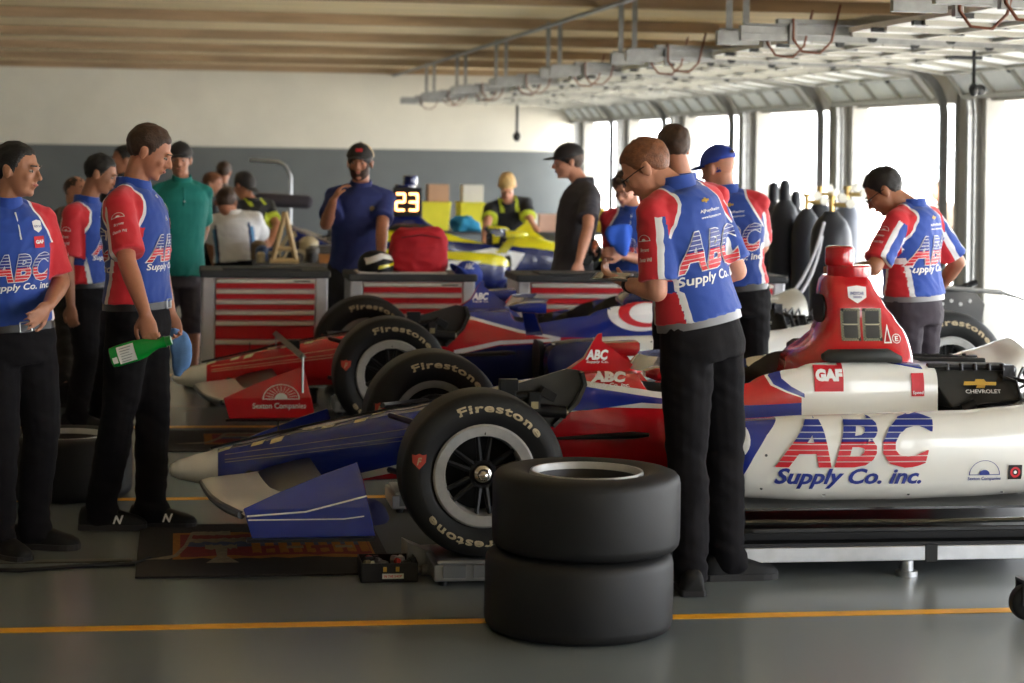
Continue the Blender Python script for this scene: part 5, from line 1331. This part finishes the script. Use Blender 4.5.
# helmet
t = thing('helmet', 'black and white open-face helmet with yellow stripe beside the red bag', 'helmet', (cx(377), CY_+.12, ZT+.006), .3)
def half_ring(z, r1, r2): return [(r1*math.cos(a), r2*math.sin(a), z) for a in [2*PI*j/28 for j in range(28)]]
m = MB().loft([half_ring(0, .11, .13), half_ring(.03, .118, .14), half_ring(.07, .118, .14), half_ring(.11, .100, .12), half_ring(.135, .07, .085), half_ring(.148, .03, .035)]); ho_ = m.build('helmet_shell', BLK, t); bh_ = m.bvh()
wrap('helmet_stripe', ho_, bh_, poly_mesh([[(-.10, .06), (.0, .10), (.09, .085), (.11, .11), (0, .135), (-.10, .10)]]), (0, -.5, 0), U3, V3, OUT, off=.003)
wrap('helmet_stripe', ho_, bh_, poly_mesh([[(-.04, .03), (.08, .055), (.10, .075), (-.03, .055)]]), (0, -.5, 0), U3, V3, YEL, off=.003)
# blue caps
def loose_cap(label, loc, rz, tilt=(0, 0, 0)):
    H = HF((0, 0, -.03), 90, 0, 1.0); H.rot = H.rotk = Matrix.Rotation(rz, 3, 'Z') @ Matrix.Rotation(tilt[0], 3, 'X')
    t = thing('cap', label, 'cap', loc)
    cr = shell(H, (.091, .112, .105), (0, -.012, .028), lambda p: (p.z-.034)/.010+.5, noise_amp=.004, inner=.93, m=26)
    co = cr.build('crown', mat('cap_blue', (34, 62, 160), .7), t, angle=60)
    br = MB(); vs = []; fs = []; N = 14
    for i in range(N+1):
        a = PI*(.16+.68*i/N); xi, yi = .084*math.cos(a), .100*math.sin(a)-.014; xo, yo = .078*math.cos(a), .100*math.sin(a)-.014+.08*math.sin(PI*i/N)**.6; dz = -.018*(abs(math.cos(a))**2)
        for (x, y, z) in ((xi, yi, .048+dz), (xo, yo, .036+dz), (xo, yo, .031+dz), (xi, yi, .043+dz)): vs.append(H(Vector((x, y, z))))
    for i in range(N):
        for j in range(4): fs.append((i*4+j, i*4+(j+1) % 4, (i+1)*4+(j+1) % 4, (i+1)*4+j))
    fs += [(0, 1, 2, 3), (N*4+3, N*4+2, N*4+1, N*4)]
    br.add(vs, fs); br.build('brim', MATS['cap_blue'], t)
    bv_ = cr.bvh(); d = -(H.rot @ Vector((1, 0, 0)))
    return t, co, bv_, H
q = atY(470, 272, 14.3)
t, co, bv_, H = loose_cap('blue baseball cap propped at the corner of the drawer cabinet below the red bag', tuple(atY(470, 264, CY_+.05)), 2.2, (.5, 0, 0))
t.location = (cx(467), CY_+.10, ZT-.004)
word(co, bv_, 'ABC', (0.02, -.5, .06), U3, V3, .07, .035, OUT, shear=.3, off=.003, name='logo_lettering')
q = ground(372, 526)
fc = loose_cap('dark blue cap lying on the floor under the nearest car beside its front wing', (q.x, q.y+.12, .001), -.4)
for o_ in bpy.data.objects:
    if o_.parent == fc[0]: o_.data.materials[0] = mat('cap_navy', (22, 30, 84), .75)
# things held
def to_local(px, py, depth): return at(px, py, depth)
w13 = i13['J']['L'][2]+i13['root']; q = at(612, 277, w13.dot(DV)+.02)
t = thing('tablet', 'thin grey tablet held in the hands of the ginger-haired man', 'tablet', tuple(q), math.radians(155))
m = MB().box((0, 0, 0), (.155, .115, .009), Matrix.Rotation(math.radians(-10), 3, 'X')); m.build('tablet_case', mat('tablet_grey', (120, 122, 124), .4), t, smooth=False, bevel=.003)
m = MB().box((0, 0, .0055), (.135, .10, .002), Matrix.Rotation(math.radians(-10), 3, 'X')); m.build('screen', mat('screen_glass', (60, 64, 70), .1, coat=.5), t, smooth=False)
# watch on the tablet reader's wrist
# green bottle
w3 = i3['J']['R'][2]+i3['root']; D3 = w3.dot(DV)
q = at(141, 349, D3-.005)
t = thing('detailer_bottle', 'green plastic bottle with white label held by the tall man at left', 'bottle', tuple(q), 0)
m = MB(); rings = []
axd = (at(165, 341, D3)-at(112, 357, D3)).normalized(); up_ = Vector((0, 0, 1)); sd_ = axd.cross(up_).normalized(); up2 = sd_.cross(axd)
for a, w_, d in ((-.135, .030, .016), (-.130, .042, .024), (-.10, .046, .027), (-.02, .046, .027), (.02, .040, .025), (.055, .026, .020), (.075, .020, .018), (.095, .022, .018), (.11, .026, .016)):
    rings.append([axd*a+up2*w_*math.copysign(abs(math.cos(b))**.8, math.cos(b))+sd_*d*math.sin(b) for b in [2*PI*j/24 for j in range(24)]])
m.loft(rings); bo_ = m.build('bottle_body', mat('bottle_green', (8, 140, 50), .25, coat=.4), t); bb_ = m.bvh()
N_ = -sd_ if sd_.y > 0 else sd_
Uq = axd; Vq = up2
if (Uq.cross(Vq)).y > 0: Vq = -Vq if False else Vq; Uq = Uq if (Uq.cross(Vq)).y < 0 else -Uq
wrap('label', bo_, bb_, poly_mesh([[(-.045, -.036), (.030, -.036), (.030, .036), (-.045, .036)]]), -Uq*.052+Uq.cross(Vq)*.4, Uq, Vq, mat('label_white', (214, 218, 212), .5), off=.0015)
wrap('label_code', bo_, bb_, poly_mesh([[(-.012, -.016), (.010, -.016), (.010, .010), (-.012, .010)]]), -Uq*.112-Vq*.012+Uq.cross(Vq)*.4, Uq, Vq, mat('label_white', (214, 218, 212), .5), off=.0015)
m = MB()
for k_ in range(5): m.tube([(0, 0, 0), (0, 0, 0.0001)], .0001, 3) if False else None
tm_ = MB()
for k_ in range(6): tm_.add([(-.030, .028-.011*k_, 0), (.022-.006*(k_ % 3), .028-.011*k_, 0), (.022-.006*(k_ % 3), .025-.011*k_, 0), (-.030, .025-.011*k_, 0)], [(0, 1, 2, 3)])
wrap('label_lines', bo_, bb_, tm_.mesh('l', BLK, False, fix=False), -Uq*.056+Uq.cross(Vq)*.4, Uq, Vq, mat('label_grey', (130, 140, 132), .6), off=.003)
m = MB().tube([axd*.11, axd*.135], [.022, .020], 14); m.build('bottle_cap', mat('cap_green', (10, 120, 44), .35), t)
# blue rag
wl = i3['J']['L'][2]+i3['root']; DL = wl.dot(DV)
t = thing('rag', 'light blue cloth rag hanging from the other hand of the tall man', 'cloth', tuple(at(182, 345, DL)))
m = MB(); rings = []
for z, w_, x_ in ((.075, .022, -.03), (.05, .040, -.012), (.0, .052, 0), (-.05, .048, .004), (-.10, .036, -.006), (-.14, .014, -.018)):
    rings.append([(x_+w_*math.cos(a), .026*math.sin(a), z) for a in [2*PI*j/22 for j in range(22)]])
m.loft(rings); rg = remesh(m, .006, 2, .5, disp=lambda p: noise.noise(Vector((p.x*28, p.y*20, p.z*7)))*.012, name='rag'); link(rg, 'cloth', [mat('rag_blue', (104, 146, 200), .9, var=.1, scale=30)], t)
# headset and blue cloth held by the smiling man
w12 = i12['J']['R'][2]+i12['root']; D12 = w12.dot(DV)
t = thing('headset', 'black headset held up by the smiling man in the zipped blue shirt', 'headset', tuple(at(589, 251, 14.72)))
m = MB().tube([(.075*math.cos(a), .02*math.sin(a*2), .085*math.sin(a)) for a in [PI*(-.35+1.7*j/20) for j in range(21)]], .014, 8); m.build('headband', BLK, t)
m = MB().lathe([(0, -.03), (.035, -.03), (.045, 0), (.035, .03), (0, .03)], (-.02, -.01, -.06), 'Y', 18, False); m.build('ear_cup', BLK, t)
m = MB().lathe([(0, -.03), (.035, -.03), (.045, 0), (.035, .03), (0, .03)], (.05, .03, -.03), 'Y', 18, False); m.build('ear_cup', BLK, t)
t = thing('cloth', 'bright blue cloth draped over the forearm of the smiling man', 'cloth', tuple(at(619, 238, D12-.16)))
m = MB(); rings = []
for z, w_, x_ in ((.105, .030, .05), (.08, .085, .01), (.03, .10, 0), (-.03, .085, .01), (-.08, .055, .02), (-.12, .02, .03)):
    rings.append([(x_+w_*math.cos(a), .030*math.sin(a), z) for a in [2*PI*j/22 for j in range(22)]])
m.loft(rings); rg = remesh(m, .008, 2, .5, disp=lambda p: noise.noise(Vector((p.x*18, p.y*12, p.z*6)))*.02, name='cloth'); link(rg, 'cloth', [mat('cloth_blue', (40, 90, 200), .85, var=.08)], t)
# ------------------------------------------------------------ gas cylinders
CYL = mat('cylinder_paint', (40, 42, 48), .4, var=.12, scale=5, metal=.2); CYG = mat('cylinder_grey', (96, 100, 110), .4, metal=.2, var=.1); BRASS = mat('brass', (190, 160, 100), .3, metal=.9, var=.1)
def cylinder(label, px, D, zt, r, m_, gauge=True, capd=False):
    q = at(px, 250, D); t = thing('gas_cylinder', label, 'gas cylinder', (q.x, q.y, 0), 0, 'gas cylinders')
    h = zt-.16
    b = MB().lathe([(0, 0), (r*.92, 0), (r, .02), (r, h-.22), (r*.93, h-.14), (r*.72, h-.07), (r*.42, h-.025), (r*.32, h), (0, h)], axis='Z', n=32, closed=False); b.build('cylinder_body', m_, t, angle=50)
    if capd:
        b = MB().lathe([(0, h-.01), (.045, h-.01), (.048, h+.02), (.044, h+.10), (.030, h+.14), (0, h+.15)], axis='Z', n=20, closed=False); b.build('valve_cap', m_, t)
    else:
        b = MB(); b.tube([(0, 0, h-.01), (0, 0, h+.09)], .018, 10); b.tube([(0, 0, h+.05), (.07, -.02, h+.05)], .014, 8); b.lathe([(0, h+.09), (.032, h+.09), (.032, h+.115), (0, h+.115)], axis='Z', n=14, closed=False); b.build('valve', BRASS, t)
        if gauge:
            for (gx, gz) in ((.07, .10), (.13, .06)):
                b = MB().lathe([(0, -.02), (.034, -.02), (.034, .01), (0, .012)], (gx, -.03, h+gz), 'Y', 20, False); b.build('gauge', mat('gauge_white', (215, 212, 200), .4), t)
            b = MB().tube([(.02, -.02, h+.05), (.15, -.03, h+.05)], .018, 8); b.build('regulator', BRASS, t)
    return t
cyls = [('dark gas cylinder with a valve cap, leftmost of the cylinders', 784, 16.6, 1.53, .12, CYL, False, True), ('slim dark gas cylinder with a thin neck, second from left of the cylinders', 773, 17.4, 1.50, .09, CYL, False, True),
        ('dark gas cylinder with a brass regulator, standing in the middle of the cylinders', 806, 16.4, 1.46, .115, CYL, True, False), ('gas cylinder behind the middle one, with gauges above its shoulder', 819, 17.6, 1.50, .12, CYL, True, False),
        ('wide dark gas cylinder with gauges, nearest the garage post', 831, 15.6, 1.46, .155, CYL, True, False), ('grey gas cylinder at the right end of the cylinders', 846, 16.6, 1.52, .11, CYG, True, False), ('short dark gas cylinder behind the leftmost one', 795, 18.2, 1.42, .12, CYL, False, True)]
for c_ in cyls: cylinder(c_[0], c_[1], c_[2], c_[3], c_[4], c_[5], c_[6], c_[7])
for i, (a, b_, lab) in enumerate((((824, 222), (787, 300), 'grey air hose slanting down from the cylinder regulators, outer one'), ((822, 236), (795, 300), 'grey air hose slanting down from the cylinder regulators, inner one'))):
    p0, p1 = at(a[0], a[1], 15.3), at(b_[0], b_[1], 15.1); mid = (p0+p1)/2+Vector((.05, 0, -.08)); t = thing('air_hose', lab, 'hose', tuple(p0), 0, 'air hoses at the cylinders')
    pts = [p0.lerp(mid, k/6).lerp(mid.lerp(p1, k/6), k/6)-p0 for k in range(7)]; pts.append(Vector((pts[-1].x-.1, pts[-1].y, -p0.z+.02)))
    MB().tube(pts, .012, 8).build('hose', mat('hose_grey', (170, 170, 176), .5), t)
# ------------------------------------------------------------ floor things at the near car
def rug(label, x0, x1, y0, y1, seed):
    t = thing('rug', label, 'rug', (x0, y0, .001)); w_, d = x1-x0, y1-y0
    m = MB().bb(0, w_, 0, d, 0, .008); o = m.build('rug_pile', mat('rug_black', (30, 26, 24), .95, var=.3, scale=60, bump=.4, bscale=300), t, smooth=False, bevel=.003)
    bv_ = m.bvh()
    cols = dict(gold=mat('rug_gold', (150, 96, 28), .95, var=.2, scale=50), red=mat('rug_red', (120, 34, 34), .95, var=.2, scale=50), blue=mat('rug_blue', (64, 76, 104), .95, var=.2, scale=50), cream=mat('rug_cream', (128, 116, 92), .95, var=.25, scale=50))
    def patch(pl, c, off): wrap('rug_pattern', o, bv_, poly_mesh(pl), (0, 0, .5), (1, 0, 0), (0, 1, 0), cols[c], off=off, grid=5)
    def wavy(x0, x1, y0, y1, sd, n=14, amp=.02):
        r_ = random.Random(sd); a = [(x0+(x1-x0)*i/n, y1+r_.uniform(-amp, amp)) for i in range(n+1)]; b = [(x0+(x1-x0)*i/n, y0+r_.uniform(-amp, amp)) for i in range(n, -1, -1)]; return a+b
    W = w_
    patch([wavy(.14*W, .95*W, .30*d, .80*d, seed)], 'gold', .0008); patch([wavy(.17*W, .94*W, .34*d, .76*d, seed+1)], 'red', .0016)
    patch([wavy(.2*W, .90*W, .52*d, .66*d, seed+2)], 'blue', .0024)
    for k in range(9): x_ = (.46+.055*k)*W; patch([wavy(x_, x_+.036*W, .38*d, .74*d, seed+k*3, 5, .012)], 'gold', .0032)
    patch([wavy(.20*W, .44*W, .60*d, .68*d, seed+40)], 'cream', .0030); patch([wavy(.27*W, .40*W, .46*d, .54*d, seed+41)], 'cream', .0032); patch([wavy(.22*W, .38*W, .74*d, .82*d, seed+42, 14, .012)], 'cream', .003)
    patch([[(.31*W, .48*d), (.36*W, .48*d), (.355*W, .32*d), (.40*W, .20*d), (.27*W, .20*d), (.315*W, .32*d)]], 'cream', .0040)
    patch([[(.12*W, .28*d), (.16*W, .33*d), (.20*W, .52*d), (.23*W, .80*d), (.215*W, .80*d), (.185*W, .54*d), (.145*W, .36*d), (.03*W, .28*d)]], 'cream', .0036)
    for k in range(4): x_ = (.50+.10*k)*W; patch([wavy(x_, x_+.07*W, .45*d, .50*d, seed+60+k, 5, .008)], 'cream' if k % 2 else 'red', .0042)
    return t
g0 = ground(135, 579); g1 = ground(392, 575)
rug('dark patterned rug with gold and red design under the near car front wing', g0.x, g1.x+.02, g0.y, g0.y+1.15, 5)
g0 = ground(240, 452)
rug('dark patterned rug farther back under the second car front wing', atY(165, 440, 12.2).x, atY(165, 440, 12.2).x+1.6, 11.9, 12.75, 25)
q = ground(390, 583)
t = thing('tool_tray', 'small black metal tray of loose fittings on the floor at the rug corner', 'tool tray', (q.x, q.y+.11, .001), 0)
m = MB(); w2, d2, h2 = .112, .10, .075
m.bb(-w2, w2, -d2, d2, 0, .004)
for a in ((-w2, w2, -d2, -d2+.004), (-w2, w2, d2-.004, d2), (-w2, -w2+.004, -d2, d2), (w2-.004, w2, -d2, d2)): m.bb(a[0], a[1], a[2], a[3], 0, h2)
to = m.build('tray_box', mat('tray_black', (34, 34, 36), .5, metal=.3, var=.2), t, smooth=False)
m = MB().bb(-.03, .055, -d2-.002, -d2-.0005, .014, .034); lo_ = m.build('name_label', mat('label_white', (214, 218, 212), .5), t, smooth=False)
word(lo_, m.bvh(), 'IN THE SHOP', (.0125, -.4, .024), U3, V3, .07, .010, RINK, off=.001)
for dx in (-.02, .03): m = MB().box((dx, -d2-.004, .052), (.014, .006, .018)); m.build('clip', GOLD, t, smooth=False)
rr = random.Random(9)
kinds = [('socket', STEEL, 'round steel socket'), ('fitting', mat('brass_fitting', (150, 140, 105), .35), 'brassy pipe fitting'), ('bolt', DSTEEL, 'dark steel bolt'), ('connector', mat('anodised_red', (170, 40, 30), .35), 'red anodised connector'), ('adapter', ALU, 'bright aluminium adapter')]
for i in range(10):
    nm, mm, lw = kinds[i % 5]; side = -1 if i < 5 else 1; x_, y_ = side*rr.uniform(.02, .085), rr.uniform(-.065, .065); L = rr.uniform(.045, .07); a = rr.uniform(0, PI); z_ = .058+.010*(i % 3)
    d_ = Vector((math.cos(a), math.sin(a), rr.uniform(-.2, .5))).normalized()*L/2; r_ = rr.uniform(.009, .015)
    o = MB().tube([Vector((0, 0, 0))-d_, d_*.2, d_*.25, d_], [r_, r_, r_*1.35, r_*1.35], 6).build(nm, mm, None, loc=(q.x+x_, q.y+.11+y_, z_))
    tag(o, '%s in the %s half of the black tray on the floor' % (lw, 'left' if side < 0 else 'right'), 'fitting', 'fittings in the tool tray')
for (px, py, lab, nm, mm) in ((423, 575, 'shiny round metal fitting on the floor right of the tool tray', 'pipe_fitting', STEEL), (412, 567, 'dark hose coupling on the floor between tool tray and scale pad', 'hose_coupling', DSTEEL)):
    g_ = ground(px, py); o = MB().tube([(-.045, 0, .022), (-.01, 0, .022), (-.005, 0, .022), (.03, 0, .022), (.045, 0, .022)], [.014, .014, .022, .022, .016], 12).build(nm, mm, None, loc=(g_.x, g_.y, 0)); tag(o, lab, 'fitting')
g_ = ground(30, 570)
pts = [(ground(px, py)+Vector((0, 0, .010))) for px, py in ((-120, 572), (-30, 572), (20, 573), (70, 569), (134, 566), (150, 560))]
o = MB().tube(pts, .009, 8).build('power_cable', BLK, None); tag(o, 'black cable lying across the floor from the left edge to the rug', 'cable')
g_ = ground(1024, 624)
t = thing('caster_wheel', 'black caster wheel of a cart at the right edge of the floor', 'caster', (g_.x+.035, g_.y+.06, 0))
m = MB().lathe([(0, -.028), (.05, -.028), (.065, -.018), (.068, 0), (.065, .018), (.05, .028), (0, .028)], (0, 0, .068), 'Y', 28, False); m.build('wheel', BLK, t)
m = MB(); m.bb(-.03, .05, -.04, -.032, .06, .15); m.bb(-.03, .05, .032, .04, .06, .15); m.bb(-.03, .06, -.04, .04, .145, .155); m.build('fork', DSTEEL, t, smooth=False)
# laser bar clamp on the red nose of the second car
t = thing('alignment_bar', 'grey alignment bar with hanging rods laid across the red nose', 'bar', tuple(at(300, 346, 12.1)))
a = at(276, 334, 12.9)-at(300, 346, 12.1); b_ = at(303, 357, 11.75)-at(300, 346, 12.1)
m = MB(); m.tube([a, b_], .022, 4); m.build('bar', mat('bar_grey', (120, 106, 100), .5, metal=.2), t, smooth=False)
for p_, L in ((a, .09), (b_, .20)): m = MB().tube([p_, p_+Vector((0, 0, -L))], .006, 6); m.build('rod', ALU, t)
m = MB().box(((a+b_)/2)+Vector((.03, .05, .0)), (.07, .07, .05)); m.build('clamp', BLK, t, smooth=False)
# ------------------------------------------------------------ clutter and bench at the back
BW = at(304, 262, 17.6)
t = thing('workbench', 'cluttered workbench behind the gap beside the leftmost tool cabinet', 'bench', (BW.x, BW.y, 0))
m = MB().bb(-.42, .42, -.32, .32, .72, .76); m.build('bench_top', mat('bench_grey', (84, 82, 78), .6, var=.1), t, smooth=False)
for x_ in (-.38, .38):
    for y_ in (-.28, .28): m = MB().bb(x_-.03, x_+.03, y_-.03, y_+.03, 0, .72); m.build('leg', DSTEEL, t, smooth=False)
r_ = random.Random(21)
pal = [((176, 158, 120), 'tan'), ((60, 58, 54), 'dark grey'), ((206, 192, 156), 'cream'), ((104, 100, 96), 'grey'), ((36, 36, 40), 'black'), ((170, 112, 56), 'orange-brown'), ((216, 212, 202), 'white'), ((120, 96, 70), 'brown'), ((52, 76, 116), 'blue')]
def part_on_bench(i, x, y, z, kind, s, pc):
    m = MB(); col, cw = pc; mm = mat('clutter_'+cw.replace(' ', '_').replace('-', '_'), col, .5, var=.2, metal=.1)
    if kind == 0: m.lathe([(0, 0), (s*.8, 0), (s, s*.2), (s, s*1.9), (s*.6, s*2.3), (s*.3, s*2.4), (0, s*2.4)], axis='Z', n=18, closed=False); nm, lab, ct = 'canister', 'round canister', 'canister'
    elif kind == 1: m.bb(-s, s, -s*.7, s*.7, 0, s*1.4); m.bb(-s*1.05, s*1.05, -s*.75, s*.75, s*1.4, s*1.6); nm, lab, ct = 'parts_box', 'parts box with a lid', 'box'
    elif kind == 2: m.tube([(-s*1.4, 0, s*.3), (-s*.6, 0, s*.7), (s*.3, 0, s*2.2), (s*1.2, 0, s*2.6)], [s*.3, s*.25, s*.2, s*.3], 8); nm, lab, ct = 'bent_pipe', 'bent pipe part', 'pipe'
    else: m.lathe([(s*.35, -s*.2), (s, -s*.2), (s, s*.2), (s*.35, s*.2)], (0, 0, s), 'Y', 24); m.tube([(-s*.9, 0, s), (s*.9, 0, s)], s*.12, 6); nm, lab, ct = 'hub_disc', 'hub disc standing on edge', 'disc'
    o = m.build(nm, mm, None, loc=(x, y, z)); tag(o, cw+' '+lab+' in the clutter on the back workbench', ct, 'clutter on the back workbench')
n_ = 0
for row in range(3):
    for c_ in range(8):
        x = BW.x-.37+.105*c_+.02*(row % 2); y = BW.y-.22+.22*row; s = (.042, .055, .075)[row]*r_.uniform(.85, 1.15)
        part_on_bench(n_, x, y, .76, n_ % 4, s, pal[n_ % 9]); n_ += 1
# suspension upright frame (tan) on the bench, engine hoist arm behind
t = thing('suspension_frame', 'tan triangular metal frame standing on the cluttered bench', 'frame', (at(283, 230, 17.6).x, BW.y-.30, .76))
m = MB(); m.tube([(-.10, 0, 0), (-.0, 0, .42)], .022, 8); m.tube([(.10, 0, 0), (.0, 0, .42)], .022, 8); m.tube([(-.07, 0, .12), (.07, 0, .12)], .02, 8); m.tube([(-.12, 0, .02), (.12, 0, .02)], .024, 8); m.build('frame_tubes', mat('tan_metal', (190, 160, 110), .5, var=.1), t)
t = thing('work_lamp', 'bent arm with a dark padded bar above the bench clutter', 'stand', (at(292, 215, 21).x, 21.4, 0))
m = MB(); m.tube([(.0, 0, 0), (.0, 0, 1.42), (-.05, 0, 1.52), (-.12, 0, 1.56), (-.42, 0, 1.58)], .018, 8); m.build('arm', ALU, t)
m = MB(); m.caps((-.30, 0, 1.18), (.16, 0, 1.16), .07, .07, 14); m.build('padded_bar', mat('padded_dark', (58, 52, 60), .8), t)
m = MB().bb(-.2, .2, -.2, .2, 0, .03); m.build('base', DSTEEL, t, smooth=False)
# shelf table behind the yellow car with yellow bins, jugs, boxes
t = thing('equipment_table', 'long table with bins and jugs behind the yellow race car', 'table', (at(500, 230, 24).x, 24.2, 0))
m = MB().bb(-1.1, 1.5, -.35, .35, .74, .78); m.build('table_top', CABT, t, smooth=False)
for x_ in (-1.05, 1.45):
    for y_ in (-.3, .3): m = MB().bb(x_-.03, x_+.03, y_-.03, y_+.03, 0, .74); m.build('leg', DSTEEL, t, smooth=False)
TX = t.location.x
YB = mat('bin_yellow', (222, 214, 50), .5, var=.05)
for i, (dx, w_, lab) in enumerate(((-.72, .36, 'yellow storage bin on the back table, leftmost of the bins'), (-.30, .30, 'yellow storage bin on the back table between two others'), (.10, .22, 'yellow storage bin behind the blond man'))):
    b = thing('storage_bin', lab, 'bin', (TX+dx, 24.1, .78)); m = MB().loft([[(-w_*.42, -.18, 0), (w_*.42, -.18, 0), (w_*.42, .18, 0), (-w_*.42, .18, 0)], [(-w_*.48, -.21, .30), (w_*.48, -.21, .30), (w_*.48, .21, .30), (-w_*.48, .21, .30)]]); m.build('bin_body', YB, b, smooth=False, bevel=.01)
    m = MB().bb(-w_*.5, w_*.5, -.22, .22, .30, .33); m.build('bin_lid', YB, b, smooth=False, bevel=.01)
for i, (dx, z_, c_, lab) in enumerate(((-.68, 1.11, (190, 150, 120), 'tan cardboard box on top of the leftmost yellow bin'), (-.28, 1.11, (214, 210, 200), 'white carton on top of the middle yellow bin'), (.62, .78, (200, 160, 140), 'pinkish cardboard box on the back table right of the blond man'), (.36, .78, (225, 225, 220), 'white carton on the back table behind the blond man'), (.95, .78, (216, 214, 206), 'white carton near the right end of the back table'))):
    b = thing('carton', lab, 'box', (TX+dx, 24.1, z_)); m = MB().bb(-.12, .12, -.12, .12, 0, .20); m.build('carton_body', mat('carton_%d' % i, c_, .8, var=.05), b, smooth=False, bevel=.004)
    m = MB().bb(-.02, .02, -.121, .121, .2005, .202); m.build('tape', mat('tape_tan', (170, 150, 110), .5), b, smooth=False)
for i, (dx, c_, lab) in enumerate(((-.98, (225, 225, 225), 'white plastic jug at the left end of the back table'), (1.25, (225, 190, 60), 'yellow jug at the right end of the back table'), (.80, (60, 60, 66), 'dark jug on the back table right of the blond man'))):
    b = thing('jug', lab, 'jug', (TX+dx, 24.0, .78)); m = MB().lathe([(0, 0), (.08, 0), (.085, .02), (.085, .18), (.05, .24), (.025, .26), (.025, .29), (0, .29)], axis='Z', n=20, closed=False); m.build('jug_body', mat('jug_%d' % i, c_, .5), b)
    m = MB().tube([(.06, 0, .20), (.10, 0, .18), (.095, 0, .10), (.08, 0, .08)], .012, 6); m.build('jug_handle', mat('jug_%d' % i, c_, .5), b)
# cloths on the yellow car
o = bpy.data.objects.new('cloth', blob(3, (0, 0, 0), (.14, .12, .09), .05, 9, flat=-.05)); C.objects.link(o); o.data.materials.clear(); o.data.materials.append(mat('cloth_cyan', (50, 150, 200), .85, var=.1)); q = at(465, 226, 19.7); o.location = q; tag(o, 'crumpled light blue cloth on the yellow race car beside the blond man', 'cloth')
# dark cases between the cabinets
for i, (px, w_, h_, lab) in enumerate(((496, .14, .52, 'dark equipment case on the floor between the middle tool cabinets'), )):
    b = thing('equipment_case', lab, 'case', (cx(px), CY_+.4, 0)); m = MB().bb(-w_*.8, w_*.8, -.2, .2, 0, h_); m.build('case_body', mat('case_dark', (40, 44, 52), .5, var=.1), b, smooth=False, bevel=.01)
    for z_ in (.35*h_, .7*h_): m = MB().bb(-w_*.6, w_*.6, -.208, -.2, z_-.012, z_+.012); m.build('latch_band', DSTEEL, b, smooth=False)
# trays and tools lying on the cabinets
for i, (px, w_, c_, z0_, lab) in enumerate(((262, .52, (44, 46, 48), ZT+.025, 'dark tool mat lying on the leftmost tool cabinet'), (402, .60, (190, 186, 176), ZT+.005, 'pale board lying on the cabinet under the red bag'), (590, .70, (60, 60, 60), ZT+.005, 'dark tool mat lying on the cabinet behind the tablet reader'))):
    m = MB().bb(-w_/2, w_/2, -.17, .17, 0, .012); o = m.build('tool_mat', mat('toolmat_%d' % i, c_, .7, var=.2), None, smooth=False, bevel=.003, loc=(cx(px), CY_+.16+(.0 if i != 1 else -.0), z0_)); tag(o, lab, 'mat')
# person walking outside beyond the open door
person('person crouching outside in the daylight, seen over the shoulder of the bending man', 25.0, (938, 191), (942, 204), (944, 238), 200, 190, 0, 'tan', 'brown', top='grey', vox=.014, seed=61, belt=False, k=1.0)
